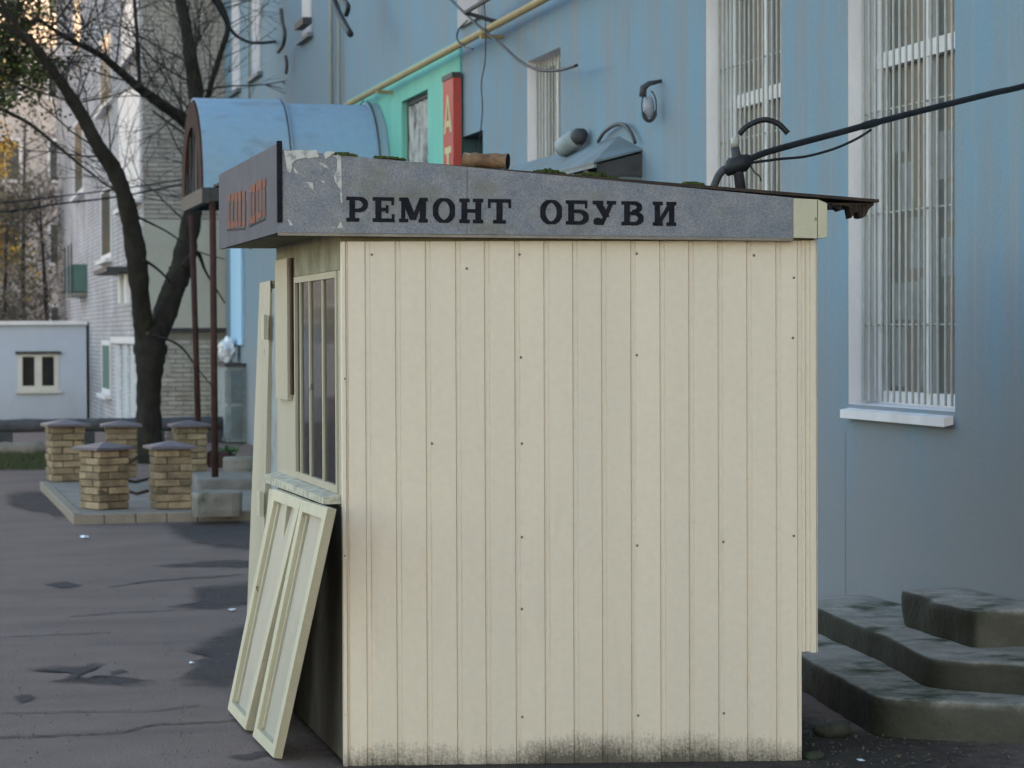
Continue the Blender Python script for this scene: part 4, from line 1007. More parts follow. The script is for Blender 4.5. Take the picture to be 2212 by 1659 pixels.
wall_tube('wall_hook', [(601, 112), (612, 96), (615, 70), (610, 48), (607, 20)], .026, 'dark_metal', 'dark twisted lamp hook on the upper blue wall', 'hook', .2)
wall_tube('wall_hook', [(617, 122), (620, 140), (618, 158)], .022, 'dark_metal', 'small dark peg below the twisted lamp hook', 'hook', .1)
tag(MB().box(XF - .12, XF - .003, fy(678), fy(659), fz(668, 56), fz(668, 42)).build('added_sill_underside', 'dark_metal'), 'dark box added as the underside of an upper window sill on the blue wall', 'box')  # added box stands in for the sill's dark underside

# ------------------------------------------------------------------ planter terrace with brick pillars
KH = .09
ka, kb_, kc = onz(158, 1112, KH), onz(86, 1040, KH), onz(560, 1102, KH)
pav = [xy(ka + V((.10, .10, 0))), xy(kc + V((0, .10, 0))), (XF - .01, kc.y + .1), (XF - .01, kb_.y), xy(kb_ + V((.10, 0, 0)))]
mb = MB().prism([(x, y, -.02) for x, y in pav], (0, 0, KH - .004 + .02))
struct(mb.build('paving', 'paving'))
def kerbs(a, b, n, w):
    d = (b - a) / n; s = V((-d.y, d.x, 0)).normalized() * w
    kbt = thing('kerb', 'row of pale worn kerb stones edging the pillar terrace' if abs(d.x) > abs(d.y) else 'kerb stones receding along the left edge of the pillar terrace', 'kerb', a)
    for i in range(n):
        p = a + d * i + d * .01
        q = MB().hexa([V((p.x, p.y, -.03)), V((p.x, p.y, -.03)) + d * .98, V((p.x, p.y, -.03)) + d * .98 + s, V((p.x, p.y, -.03)) + s,
                       p, p + d * .98, p + d * .98 + s, p + s])
        q.build('kerb_stone', 'kerb', kbt, bevel=.008)
kerbs(ka, kc, 6, .10)
kerbs(ka + V((0, .02, 0)), kb_, 8, -.10)
brick_meshes = []
for k in range(4):
    bm = bmesh.new(); bmesh.ops.create_cube(bm, size=1)
    rr = random.Random(k)
    for v in bm.verts: v.co = V((v.co.x * .218, v.co.y * .112, v.co.z * .060)) + V((rr.uniform(-1, 1), rr.uniform(-1, 1), rr.uniform(-1, 1))) * .004
    bmesh.ops.bevel(bm, geom=bm.edges[:], offset=.006, segments=1, affect='EDGES')
    me = bpy.data.meshes.new('brick'); bm.to_mesh(me); bm.free(); me.materials.append(M['brick']); brick_meshes.append(me)
def pillar(base, rot, label, seed, scale=1.0, courses=8):
    rr = random.Random(seed)
    p = thing('brick_pillar', label, 'pillar', base, 'brick pillars around the tree')
    Mx = Matrix.Translation(base) @ Matrix.Rotation(rot, 4, 'Z') @ Matrix.Scale(scale, 4)
    H = courses * .070
    core = MB()
    core.hexa([Mx @ V(q) for q in [(-.158, -.158, 0), (.158, -.158, 0), (.158, .158, 0), (-.158, .158, 0), (-.158, -.158, H), (.158, -.158, H), (.158, .158, H), (-.158, .158, H)]])
    core.build('mortar_core', 'mortar', p)
    for c in range(courses):
        for k in range(4):
            a = k * math.pi / 2 + (0 if c % 2 == 0 else math.pi)
            off = V((-.055, .115, 0)) if c % 2 == 0 else V((.055, .115, 0))
            L = Matrix.Rotation(k * math.pi / 2, 4, 'Z') @ Matrix.Translation(off + V((rr.uniform(-.006, .006), rr.uniform(-.004, .010), c * .070 + .035)))
            L = L @ Matrix.Rotation(rr.uniform(-.02, .02), 4, 'Z')
            o = bpy.data.objects.new('brick', brick_meshes[rr.randrange(4)]); COL.objects.link(o)
            Wm = Mx @ L
            o.matrix_world = Wm
            o.parent = p; o.matrix_parent_inverse = Matrix.Translation(base).inverted()
            o.location, o.rotation_euler, o.scale = Wm.to_translation(), Wm.to_euler(), Wm.to_scale()
    cpv = []
    r = .222
    ring = [(-r, -r), (r, -r), (r, r), (-r, r)]
    cm = MB().add([Mx @ V((x, y, H + .003)) for x, y in ring] + [Mx @ V((x, y, H + .028)) for x, y in ring] + [Mx @ V((0, 0, H + .075))],
                  [(3, 2, 1, 0), (0, 1, 5, 4), (1, 2, 6, 5), (2, 3, 7, 6), (3, 0, 4, 7), (4, 5, 8), (5, 6, 8), (6, 7, 8), (7, 4, 8)])
    cm.build('cap', 'cap', p)
    return H
yw = -TH
pillar(onz(226, 1098, KH), yw + rad(42), 'front left yellow brick pillar turned cornerwise with a dark pyramid cap', 1, .98)
pillar(onz(369, 1097, KH), yw + rad(19), 'front right yellow brick pillar next to the canopy post', 2, .99)
pillar(onz(142, 1038, KH), yw + rad(20), 'rear left yellow brick pillar at the kerb corner', 3, 1.08)
pillar(onz(262, 1030, KH), yw + rad(12), 'rear middle yellow brick pillar just left of the forked tree', 4, 1.02)
pillar(onz(410, 1030, KH), yw + rad(15), 'rear right yellow brick pillar behind the canopy posts', 5, 1.02)
def bar_rail(a, b, label):
    tag(MB().tube([a, (a + b) / 2 - Z * .03, b], .016, 6).build('rail_bar', 'rust_frame', None, True), label, 'rail', 'iron bars linking the pillars')
bar_rail(at(272, 1060, 24.4), at(320, 1060, 24.3), 'low iron bar linking the two front pillars')
bar_rail(at(252, 1005, 24.5), at(298, 986, 27.6), 'iron bar sloping from the cornerwise pillar to the rear middle pillar')
bar_rail(at(262, 1036, 24.6), at(322, 1034, 27.0), 'lower iron bar behind the cornerwise pillar')
# concrete plinth, porch slab, trough, round bed
p0, p1 = onz(418, 1113, KH), onz(527, 1110, KH)
tag(rough_block([xy(p0), xy(p1), xy(p1 + V((.02, .35, 0))), xy(p0 + V((.02, .35, 0)))], KH - .02, KH + .20, .012, .1, 5).build('concrete_block', 'concrete'), 'long pale concrete block in front of the canopy posts', 'block')
q0, q1 = onz(424, 1036, .20), onz(560, 1034, .20)
tag(rough_block([xy(q0), xy(q1), xy(q1 + V((.1, 1.4, 0))), xy(q0 + V((.1, 1.4, 0)))], .0, .20, .02, .2, 6).build('porch_slab', 'paving'), 'raised concrete porch slab under the barrel canopy', 'slab')
t0, t1 = at(447, 1010, 28.4), at(494, 1010, 28.2)
tr = thing('flower_trough', 'dark red-brown trough box behind the front canopy post', 'trough', (t0 + t1) / 2)
zt0 = .20
MB().obox(V((t0.x, t0.y, zt0)), V((t1.x - t0.x, t1.y - t0.y, 0)), V((.08, .3, 0)), Z * .17).build('box', 'rust_frame', tr)
MB().obox(V((t0.x + .02, t0.y + .02, zt0 + .172)), V((t1.x - t0.x, t1.y - t0.y, 0)) * .85, V((.07, .25, 0)), Z * .012).build('soil_fill', 'soil', tr)
rb0 = at(519, 1010, 27.6)
ring = [(rb0.x + .20 * cos(a), rb0.y + .20 * sin(a)) for a in [k * math.pi / 8 for k in range(16)]]
tag(rough_block(ring, .2, .36, .015, .5, 7).build('round_bed', 'concrete'), 'low round concrete flower bed beside the trough', 'flower bed')
pl = thing('green_plant', 'bright green leafy plant growing behind the trough', 'plant', at(500, 985, 29))
rr = random.Random(4); lf = MB(); stm = MB()
c0 = at(500, 985, 29); c0.z = .2
for k in range(9):
    d = V((rr.uniform(-1, 1), rr.uniform(-1, 1), 1.2)).normalized(); tip = c0 + d * rr.uniform(.18, .32)
    stm.tube([c0, c0.lerp(tip, .6) + Z * .03, tip], [.008, .005, .002], 5)
    for j in range(9):
        p = c0.lerp(tip, rr.uniform(.35, 1.05)); a = V((rr.uniform(-1, 1), rr.uniform(-1, 1), rr.uniform(-.4, .6))).normalized() * rr.uniform(.05, .10); b = a.cross(Z).normalized() * .03
        lf.add([p, p + a * .5 + b, p + a, p + a * .5 - b], [(0, 1, 2, 3)])
stm.build('stem', 'plant', pl); lf.build('foliage', 'plant', pl)

# ------------------------------------------------------------------ heat pipes, grass
def pipeline(u0, u1, v, d, r, label, m='insulation', legs=()):
    a, b = at(u0, v, d), at(u1, v, d); b = ony(u1, v, a.y); zc = (a.z + b.z) / 2; a.z = b.z = zc
    hp = thing('heat_pipe', label, 'pipe', (a + b) / 2, 'pipes lying across the yard')
    n = 14; rr = random.Random(int(v))
    MB().tube([a.lerp(b, k / n) + Z * rr.uniform(-.008, .008) for k in range(n + 1)], [r * rr.uniform(.93, 1.06) for _ in range(n + 1)], 14).build('insulation', m, hp, True)
    for f in legs:
        p = a.lerp(b, f); z0 = gz(p.y)
        MB().box(p.x - .12, p.x + .12, p.y - .1, p.y + .1, z0 - .02, zc - r * .9).build('support', 'dark_metal', hp)
    return a, b
pipeline(-120, 486, 918, 38.5, .105, 'long dark insulated heat pipe crossing the yard behind the pillars', legs=(.21, .5, .75, .96))
pipeline(-200, 94, 972, 35.3, .10, 'shorter grey pipe lying on the ground at the left edge', 'concrete')
rr = random.Random(17); gs = MB()
for k in range(2600):
    p = onz(rr.uniform(-30, 108), rr.uniform(978, 1016), 0)
    h = rr.uniform(.03, .10); a = rr.uniform(0, 6.3); w = V((cos(a), sin(a), 0)) * .006; lean = V((rr.uniform(-.04, .04), rr.uniform(-.04, .04), h))
    gs.add([p - w, p + w, p + lean], [(0, 1, 2)])
stuff(gs.build('grass', 'grass'))
struct(blot('grass_soil', [(-60, 1016), (100, 1012), (112, 980), (-60, 976)], 'soil_soft', .003, .04, seed=22))
lv = MB()
for k in range(230):
    z = random.random()
    if z < .5: p = onz(random.uniform(1735, 2212), random.uniform(1530, 1660), .008)
    elif z < .65: p = onz(random.uniform(560, 760), random.uniform(1560, 1655), .008)
    else: p = onz(random.uniform(0, 560), random.uniform(1120, 1650), .008)
    s = random.uniform(.004, .012) if z > .65 else random.uniform(.006, .022)
    a = V((random.uniform(-1, 1), random.uniform(-1, 1), random.uniform(-.2, .5))).normalized() * s; b = V((-a.y, a.x, random.uniform(0, .3) * s)) * .5
    p.z += .006
    lv.add([p - a, p + b, p + a, p - b], [(0, 1, 2, 3)])
stuff(lv.build('fallen_leaves', 'leaf_brown'))
gt = MB()
for k in range(700):
    u_ = random.uniform(0, 640) if k % 3 else random.uniform(1735, 2212); v_ = random.uniform(1130, 1656) if k % 3 else random.uniform(1530, 1656)
    p = onz(u_, v_, .006); r_ = random.uniform(.002, .007)
    gt.add([p + V((r_, 0, 0)), p + V((-r_ * .6, r_, 0)), p + V((-r_ * .5, -r_, 0)), p + V((0, 0, r_ * 1.2))], [(0, 1, 3), (1, 2, 3), (2, 0, 3)])
stuff(gt.build('gravel', 'asphalt'))
def scrap(u, v, s, label, seed, m='plastic'):
    rr = random.Random(seed); p = onz(u, v, .008); mb = MB(); pts = []
    for k in range(7):
        a = k / 7 * 6.283; r = s * rr.uniform(.6, 1.1)
        pts.append(p + V((r * cos(a), r * sin(a) * 1.5, rr.uniform(0, s * .35))))
    mb.add(pts + [p + Z * s * .4], [(i, (i + 1) % 7, 7) for i in range(7)])
    tag(mb.build('litter_scrap', m), label, 'litter', 'litter on the asphalt')
scrap(183, 1161, .05, 'white paper scrap alone on the asphalt before the pillars', 1)
scrap(500, 1318, .028, 'small white scrap on the dark asphalt beside the kiosk door', 2)
scrap(414, 1432, .02, 'tiny pale scrap on the dark patch left of the shutters', 3)
scrap(1862, 1643, .02, 'white chip on the dark soil below the steps', 4)
for i, (u, v, s, lab) in enumerate(((1800, 1590, .055, 'dark stone lying on the soil in the gap between kiosk and steps'), (1760, 1640, .03, 'small dark stone by the kiosk corner'))):
    bm = bmesh.new(); bmesh.ops.create_icosphere(bm, subdivisions=2, radius=s)
    p = onz(u, v, .0); mb = MB(); bm.verts.ensure_lookup_table()
    mb.add([p + V((w.co.x * 1.6, w.co.y * 1.2, w.co.z * .7 + s * .5)) * 1.0 + V((0, 0, 0)) + w.co.normalized() * .25 * s * mnoise.noise(w.co * 30 + V((i, 0, 0))) for w in bm.verts], [tuple(x.index for x in f.verts) for f in bm.faces]); bm.free()
    tag(mb.build('stone', 'step_side', None, True), lab, 'stone', 'stones on the soil')

# ------------------------------------------------------------------ beige brick building that closes the street, its long street side
XB = 3.6
YB = onx(311, 718, XB).y
if YB < Y_END + .05: YB = Y_END + .05
bk = thing('brick_building', 'tall beige brick building closing the street behind the forked tree', 'building', (XB + 10, YB + 10, -.3))
HK = 17.0
YB2 = onx(126, 718, XB).y
sw_ = MB()
def sY(u): return onx(u, 718, XB).y
def sZ(u, v): return onx(u, v, XB).z
core = MB().box(XB, XB + 40, YB, YB2, -.8, HK)  # unseen depth and height sized to shade the lower part of the far block
core.build('wall', 'lilac_brick', bk)
# front cladding: bricks below and above a plain plastered band
zb1, zb2 = ony(400, 716, YB).z, ony(400, 474, YB).z
xr = XF + .6
MB().box(XB + .005, xr, YB - .03, YB - .002, zb1 + .06, zb2).build('plaster_band', 'beige_plaster', bk)
MB().box(XB - .02, xr, YB - .10, YB - .002, zb1, zb1 + .055).build('ledge', 'dark_metal', bk)
MB().box(XB + .005, xr, YB - .012, YB - .002, -.5, zb1 - .002).build('mortar_bed', 'beige_mortar', bk)
MB().box(XB + .005, xr, YB - .012, YB - .002, zb2 + .002, HK).build('mortar_bed', 'beige_mortar', bk)
bm = bmesh.new(); bmesh.ops.create_cube(bm, size=1)
for v in bm.verts: v.co = V((v.co.x * .246, v.co.y * .03, v.co.z * .066))
bmesh.ops.bevel(bm, geom=bm.edges[:], offset=.004, segments=1, affect='EDGES')
wbm = bpy.data.meshes.new('brick'); bm.to_mesh(wbm); bm.free(); wbm.materials.append(M['beige_brick'])
rr = random.Random(9); cnt = 0; rest = MB()
rows = [(-.45 + k * .078) for k in range(int((zb1 + .40) / .078))]
rows += [zb2 + .045 + k * .078 for k in range(60)]
inv = Matrix.Translation(bk.location).inverted()
for ri, zr in enumerate(rows):
    xk_ = XB + .13 - (.13 if ri % 2 else 0) + .0
    while xk_ + .12 < xr:
        x = xk_; xk_ += .258
        if x - .12 < XB - .14: continue
        p = V((x + rr.uniform(-.004, .004), YB - .018 + rr.uniform(-.006, .004), zr + rr.uniform(-.003, .003)))
        if x < XB + .12: p.x = max(p.x, XB + .128)
        if cnt < 296 and x < 5.35 and zr > 0.15:
            o = bpy.data.objects.new('brick', wbm); COL.objects.link(o); o.location = p; o.parent = bk; o.matrix_parent_inverse = inv; cnt += 1
        else:
            rest.box(p.x - .122, p.x + .122, p.y - .015, p.y + .015, p.z - .033, p.z + .033)
stuff(rest.build('brick_courses', 'beige_brick', bk))
# number plate on the front
npz = ony(357, 795, YB)
pl_ = MB().box(npz.x - .08, npz.x + .08, YB - .05, YB - .036, npz.z - .11, npz.z + .11).build('number_plate', 'porcelain', bk)
# windows, balcony and pipes of the street side
def swin(u0, u1, va, vb, m='dark_glass', lab=None, frame='white'):
    y0, y1 = sY(u1), sY(u0); um = (u0 + u1) / 2
    z0, z1 = onx(um, vb, XB).z, onx(um, va, XB).z
    f = MB().box(XB - .03, XB - .002, y0, y0 + .10, z0, z1).box(XB - .03, XB - .002, y1 - .10, y1, z0, z1).box(XB - .03, XB - .002, y0 + .1, y1 - .1, z1 - .10, z1).box(XB - .03, XB - .002, y0 + .1, y1 - .1, z0, z0 + .1)
    k = {'label': lab} if lab else {}
    f = f.build('window', frame, bk, **k)
    MB().box(XB - .02, XB - .002, y0 + .1, y1 - .1, z0 + .1, z1 - .1).build('pane', m, f)
    MB().box(XB - .14, XB - .002, y0 - .05, y1 + .05, z0 - .08, z0 - .004).build('sill', 'white', f)
swin(222, 240, 735, 850, 'green_panel')
swin(222, 244, 400, 560, 'glass_far'); swin(165, 184, 250, 420, 'glass_far'); swin(165, 182, -40, 120, 'glass_far'); swin(222, 246, 60, 230, 'glass_far')
swin(262, 308, 182, 440, 'white', 'tall white glazed balcony at the building corner')
swin(270, 306, -60, 120, 'white')
bl = MB().box(XB - .32, XB - .003, sY(189), sY(174), sZ(180, 632), sZ(180, 574)).build('balcony', 'green_panel', bk, label='small green sheet metal balcony')
MB().box(XB - .34, XB - .003, sY(189) - .05, sY(174) + .05, sZ(180, 642), sZ(180, 634)).build('slab', 'concrete', bl)
for u in (189, 182, 174):
    MB().box(XB - .36, XB - .325, sY(u) - .03, sY(u) + .03, sZ(180, 642), sZ(180, 530)).build('post', 'dark_metal', bl)
for u in (276, 290):
    MB().tube([(XB - .08, sY(u), sZ(u, 655)), (XB - .08, sY(u), sZ(u, 592))], .09, 8).build('drainpipe', 'white', bk)
MB().box(XB - .5, XB - .003, sY(295), sY(262), sZ(280, 590), sZ(280, 580)).build('canopy_slab', 'dark_metal', bk)
for u0_, u1_ in ((254, 262), (272, 280), (288, 296)):
    MB().box(XB - .05, XB - .003, sY(u1_), sY(u0_), -.6, sZ(275, 745)).build('plinth_slat', 'plastic', bk)
MB().box(XB - .1, XB - .003, sY(305), sY(250), sZ(278, 742), sZ(278, 728)).build('plinth_ledge', 'white', bk)

# pale annex with a two-pane window
an_d = 55.0
ya = at(187, 800, an_d).y
xa1 = ony(187, 800, ya).x
az1, az0 = ony(100, 702, ya).z, -.9
an = thing('annex_building', 'low pale grey annex with flat roof and one white two-pane window', 'building', (xa1 - 4, ya, -.5))
w0, w1_ = ony(38, 765, ya), ony(127, 843, ya)
wx0, wx1, wz1a, wz0a = w0.x, w1_.x, w0.z, w1_.z
mb = MB()
xl = xa1 - 9
for (a, b, c, d) in ((xl, wx0, az0, az1), (wx1, xa1, az0, az1), (wx0, wx1, az0, wz0a), (wx0, wx1, wz1a, az1)):
    mb.quad((a, ya, c), (b, ya, c), (b, ya, d), (a, ya, d))
mb.quad((xl, ya, az0), (xl, ya + 5, az0), (xl, ya + 5, az1), (xl, ya, az1)); mb.quad((xa1, ya, az0), (xa1, ya + 5, az0), (xa1, ya + 5, az1), (xa1, ya, az1))
mb.quad((xl, ya + 5, az0), (xa1, ya + 5, az0), (xa1, ya + 5, az1), (xl, ya + 5, az1))
mb.build('wall', 'annex', an)
MB().box(xl - .1, xa1 + .02, ya - .10, ya + 5.1, az1 + .002, az1 + .09).build('roof', 'white', an)
wf2 = MB()
t = .10
wf2.box(wx0, wx0 + t, ya - .02, ya + .06, wz0a, wz1a).box(wx1 - t, wx1, ya - .02, ya + .06, wz0a, wz1a).box(wx0 + t, wx1 - t, ya - .02, ya + .06, wz0a, wz0a + t).box(wx0 + t, wx1 - t, ya - .02, ya + .06, wz1a - t * .6, wz1a)
xm = (wx0 + wx1) / 2
wf2.box(xm - .08, xm + .08, ya - .022, ya + .06, wz0a + t, wz1a - t * .6)
wf2 = wf2.build('window', 'annex_trim', an)
MB().box(wx0 + t, xm - .08, ya + .02, ya + .03, wz0a + t, wz1a - t * .6).build('pane', 'dark_glass', wf2)
MB().box(xm + .08, wx1 - t, ya + .02, ya + .03, wz0a + t, wz1a - t * .6).build('pane', 'dark_glass', wf2)
MB().box(wx0 - .05, wx1 + .05, ya - .09, ya - .003, wz1a + .005, wz1a + .06).build('lintel', 'dark_metal', wf2)
MB().box(wx0 - .05, wx1 + .05, ya - .09, ya - .003, wz0a - .06, wz0a - .005).build('sill', 'annex_trim', wf2)

# far block beyond, catching the low sun at the top
fb = thing('far_building', 'distant ochre apartment block catching low sun at the left edge', 'building', (0, 94, -1))
YFB = 92
MB().box(-46, 22, YFB, YFB + 10, -1.5, 22).build('wall', 'gold', fb)
for r in range(6):
    for c in range(14):
        x = -16.5 + c * 2.1; z = 1.2 + r * 3.0
        f = MB().box(x, x + 1.2, YFB - .06, YFB - .002, z, z + 1.6).build('window', 'white', fb)
        MB().box(x + .1, x + .56, YFB - .075, YFB - .062, z + .1, z + 1.5).build('pane', 'glass_far', f)
        MB().box(x + .64, x + 1.1, YFB - .075, YFB - .062, z + .1, z + 1.5).build('pane', 'glass_far', f)

# ------------------------------------------------------------------ trees
def grow(mb, p, d, L, r, lev, rr, tips=None, up=.12):
    n = max(3, int(L / .22)); pts = [p]; q, dd = V(p), V(d)
    for i in range(n):
        dd = (dd + V((rr.uniform(-1, 1), rr.uniform(-1, 1), rr.uniform(-1, 1))) * .16 + Z * up * .3).normalized()
        q = q + dd * (L / n); pts.append(V(q))
    mb.tube(pts, [lerp(r, r * .3, i / n) for i in range(n + 1)], 5 if r > .012 else 3, cap=False)
    if tips is not None and lev <= 0: tips += pts[len(pts) // 2:]
    if lev > 0:
        for k in range(rr.randint(3, 5)):
            i = rr.randint(max(1, n // 4), n)
            a = rr.uniform(.4, 1.0); ax_ = V((rr.uniform(-1, 1), rr.uniform(-1, 1), rr.uniform(-1, 1))).normalized()
            nd = (pts[i] - pts[i - 1]).normalized(); nd = (nd * cos(a) + nd.cross(ax_).normalized() * sin(a)).normalized()
            grow(mb, pts[i], nd, L * rr.uniform(.45, .75), r * .55, lev - 1, rr, tips, up)
tb = onz(322, 1000, 0)
td = (tb - CAM).dot(FW)
ft = thing('forked_tree', 'dark bare tree with a thick forked trunk behind the brick pillars', 'tree', tb)
def T(u, v, dd=0): return at(u, v, td + dd)
pxr = td / FPX
def limb(pts, nm, mtl='bark', dd0=0, dd1=0, par=None):
    P = [T(u, v, lerp(dd0, dd1, i / (len(pts) - 1))) for i, (u, v, w) in enumerate(pts)]
    k = 8
    sp = smooth_path(P, k); W_ = []
    for i in range(len(pts) - 1): W_ += [lerp(pts[i][2], pts[i + 1][2], j / k) * .5 * pxr for j in range(k)]
    W_.append(pts[-1][2] * .5 * pxr)
    rr = random.Random(int(pts[0][0] * 7 + pts[0][1]))
    W_ = [w * rr.uniform(.92, 1.06) * (1 + .12 * mnoise.noise(V((q.x * 2, q.y, q.z * 3)))) for w, q in zip(W_, sp)]
    mb = MB().tube(sp, W_, 22 if W_[0] > .05 else 10)
    if W_[0] > .05:                                      # ridged bark
        for i, q in enumerate(mb.v):
            a = (i % 22) / 22 * 6.283
            mb.v[i] = q + (q - sp[min(i // 22, len(sp) - 1)]) * (.10 * mnoise.noise(V((cos(a) * 3.2, sin(a) * 3.2, q.z * 2.2))) + .07 * mnoise.noise(V((cos(a) * 8, sin(a) * 8, q.z * 5))))
    return mb.build(nm, mtl, par or ft, True), sp
limb([(324, 1012, 86), (322, 985, 66), (322, 940, 57), (321, 860, 56), (323, 790, 60), (323, 738, 68), (322, 705, 62)], 'trunk')
_, L1 = limb([(316, 745, 46), (308, 690, 44), (302, 630, 42), (297, 575, 44), (286, 500, 40), (270, 430, 36), (245, 365, 34), (215, 320, 31), (180, 255, 28), (150, 205, 24), (112, 150, 22), (70, 95, 17), (20, 30, 12), (-40, -60, 8)], 'limb', dd1=-2.0)
_, L2 = limb([(330, 742, 46), (352, 690, 50), (372, 630, 52), (392, 580, 50), (405, 520, 44), (418, 450, 40), (428, 370, 38), (428, 290, 36), (424, 220, 34), (414, 140, 32), (402, 60, 28), (386, -20, 24), (370, -120, 18)], 'limb', dd1=1.5)
_, L3 = limb([(424, 290, 30), (395, 258, 26), (345, 222, 23), (300, 190, 20), (255, 150, 17), (215, 118, 14), (150, 85, 10), (80, 40, 7)], 'limb', dd0=.8, dd1=-1.5)
_, L4 = limb([(432, 330, 20), (446, 262, 13), (447, 220, 12), (462, 160, 12), (478, 110, 11), (492, 60, 12), (480, 20, 15), (458, -20, 18)], 'limb', dd0=1.0, dd1=1.4)
_, L5 = limb([(398, 575, 18), (425, 545, 10), (446, 590, 5), (486, 655, 3)], 'limb', dd0=0, dd1=.6)
_, L6 = limb([(302, 192, 12), (300, 150, 9), (296, 80, 9), (290, 0, 8), (284, -60, 6)], 'limb', dd0=-.6, dd1=-.2)
rr = random.Random(31)
tw = MB()
for path, cnt_, r0 in ((L1, 34, .013), (L2, 32, .014), (L3, 34, .012), (L4, 18, .009), (L6, 18, .009)):
    n = len(path)
    for k in range(cnt_):
        i = rr.randint(int(n * (.38 if path is not L3 and path is not L4 and path is not L6 else .1)), n - 2)
        t_ = (path[i + 1] - path[i]).normalized()
        side = RT * rr.uniform(-1, 1) + F0 * rr.uniform(-.6, .6) + Z * rr.uniform(-.35, .8)
        grow(tw, path[i], (t_ * .4 + side).normalized(), rr.uniform(.7, 1.7), r0 * rr.uniform(.6, 1.2), 2 if rr.random() < .55 else 1, rr, None, .05)
stuff(tw.build('twigs', 'twig', ft))
# longer thin branches crossing the view
for pts in ([(0, 235, 9), (60, 265, 8), (120, 312, 7), (180, 362, 5), (235, 402, 3)], [(520, 360, 3), (470, 330, 4), (400, 290, 6), (330, 240, 5)], [(0, 165, 6), (60, 190, 5), (140, 215, 3)],
            [(310, 560, 7), (350, 590, 5), (392, 640, 3)], [(300, 470, 6), (360, 500, 4), (420, 540, 3), (485, 560, 2)], [(318, 720, 7), (385, 745, 5), (430, 800, 3), (470, 850, 2)]):
    limb(pts, 'branch', 'twig', -.6, .4)
# leafy evergreen whose branch hangs in at the top left
eb = onz(-190, 1010, 0)
et = thing('leafy_tree', 'dark green leafy tree reaching into the top left corner', 'tree', eb)
ed_ = (eb - CAM).dot(FW)
EP = [at(u, v, ed_) for u, v in ((-190, 1010), (-185, 700), (-170, 400), (-150, 120), (-130, -120))]
MB().tube(smooth_path(EP, 5), [lerp(.16, .05, i / 20) for i in range(21)], 10).build('trunk', 'bark', et, True)
rr = random.Random(77); ew, el_ = MB(), MB(); tips = []
for (u, v), tgt in (((-160, 260), (40, 60)), ((-150, 150), (60, 10)), ((-165, 330), (30, 150)), ((-140, 20), (70, -40)), ((-165, 330), (105, 150)), ((-150, 200), (20, 110)), ((-150, 180), (75, 60)), ((-150, 240), (45, 130))):
    a = at(u, v, ed_); b = at(tgt[0], tgt[1], ed_ - .5 + rr.random())
    pts = [a.lerp(b, k / 6) + Z * .25 * sin(k / 6 * 3.14) + V((rr.uniform(-.05, .05), 0, rr.uniform(-.05, .05))) for k in range(7)]
    ew.tube(pts, [lerp(.04, .01, k / 6) for k in range(7)], 5)
    for k in range(26): grow(ew, pts[rr.randint(2, 6)], V((rr.uniform(-1, 1), rr.uniform(-1, 1), rr.uniform(-.8, .5))).normalized(), rr.uniform(.3, .7), .008, 1, rr, tips, 0)
for k in range(260):
    tips.append(at(rr.gauss(18, 34), rr.gauss(50, 52), ed_ + rr.uniform(-.8, .4)))
for k in range(70):
    tips.append(at(rr.gauss(80, 15), rr.gauss(145, 20), ed_ + rr.uniform(-.6, .2)))
for p in tips:
    for k in range(4):
        q = p + V((rr.gauss(0, .06), rr.gauss(0, .06), rr.gauss(0, .06)))
        a = V((rr.uniform(-1, 1), rr.uniform(-1, 1), rr.uniform(-1, .3))).normalized() * rr.uniform(.05, .10); b = a.cross(V((rr.uniform(-1, 1), rr.uniform(-1, 1), 1))).normalized() * .02
        el_.add([q, q + a * .5 + b, q + a, q + a * .5 - b], [(0, 1, 2, 3)])
ew.build('branches', 'twig', et); stuff(el_.build('crown', 'leaf_green', et))
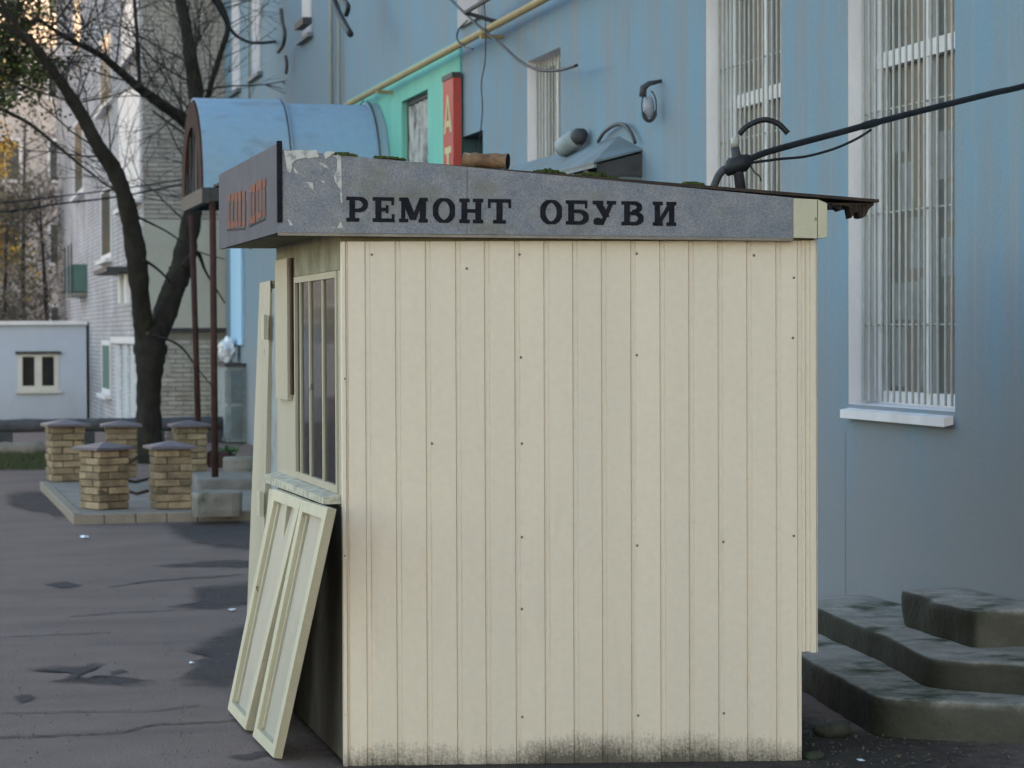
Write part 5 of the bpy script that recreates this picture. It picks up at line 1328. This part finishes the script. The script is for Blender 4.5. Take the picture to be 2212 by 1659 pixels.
# autumn tree and brown shrubs farther off
def leafy(name, label, cat, base, H, spread, mleaf, mtw, nl, seed, leaf=.12, lev=2, group=None, trunk=.14, low=.35, n=16):
    rr = random.Random(seed)
    t = thing(name, label, cat, base, group)
    MB().tube([base, base + Z * H * .4 + V((rr.uniform(-.2, .2), 0, 0)), base + Z * H * .9], [trunk, trunk * .7, trunk * .2], 8).build('trunk', 'bark', t, True)
    tw, lf, tips = MB(), MB(), []
    for k in range(n):
        f = rr.uniform(low, .9); a = rr.uniform(0, 6.283)
        grow(tw, base + Z * H * f, V((cos(a), sin(a), rr.uniform(.2, .9))).normalized(), spread * rr.uniform(.5, 1.1) * (1.2 - f * .5), trunk * .22, lev, rr, tips)
    rr.shuffle(tips)
    while nl > 0 and tips:
        p = rr.choice(tips); nl -= 1
        q = p + V((rr.gauss(0, .15), rr.gauss(0, .15), rr.gauss(0, .15)))
        a = V((rr.uniform(-1, 1), rr.uniform(-1, 1), rr.uniform(-1, .3))).normalized() * leaf * rr.uniform(.6, 1.2); b = a.cross(V((rr.uniform(-1, 1), rr.uniform(-1, 1), 1))).normalized() * leaf * .35
        lf.add([q, q + a * .5 + b, q + a, q + a * .5 - b], [(0, 1, 2, 3)])
    stuff(tw.build('twigs', mtw, t)); stuff(lf.build('crown', mleaf, t))
def gp_(u, d): p = at(u, 718, d); p.z = gz(p.y); return p
leafy('autumn_tree', 'yellow leaved autumn tree at the left edge before the distant block', 'tree', gp_(-62, 84), 11.5, 1.3, 'leaf_yellow', 'twig_brown', 5200, 1, .20, 2, None, .2, .3, 34)
leafy('shrub', 'tall brown leafless shrub rising directly behind the annex roof', 'shrub', gp_(86, 64), 6.6, 1.7, 'shrub_leaf', 'twig_brown', 900, 2, .12, 3, 'bare shrubs behind the annex', .09, .2, 26)
leafy('shrub', 'wide dull yellow-brown shrub at the left edge behind the annex', 'shrub', gp_(18, 66), 6.4, 1.8, 'shrub_leaf', 'twig_brown', 2600, 3, .14, 3, 'bare shrubs behind the annex', .09, .2, 26)
leafy('shrub', 'high thin twiggy shrub in front of the distant block', 'shrub', gp_(58, 72), 9.5, 1.9, 'shrub_leaf', 'twig_brown', 800, 4, .12, 3, 'bare shrubs behind the annex', .1, .2, 26)

# overhead wires on the left
def span(pts, r, label, d0, d1):
    P = [at(u, v, lerp(d0, d1, i / (len(pts) - 1))) for i, (u, v) in enumerate(pts)]
    tag(MB().tube(smooth_path(P, 6), r, 6).build('overhead_wire', 'rubber', None, True), label, 'wire', 'wires strung across the street')
span([(-400, 470), (0, 438), (130, 424), (260, 408), (400, 386), (560, 352)], .011, 'upper one of two wires strung behind the forked tree', 35, 38.2)
span([(-400, 486), (0, 458), (130, 440), (260, 424), (400, 396), (560, 356)], .014, 'lower one of two wires strung behind the forked tree', 35, 38.2)
span([(380, -90), (460, 0), (500, 66), (530, 88), (560, 93), (612, 88)], .022, 'black wire looping to the upper blue wall above the canopy', 30, 36)
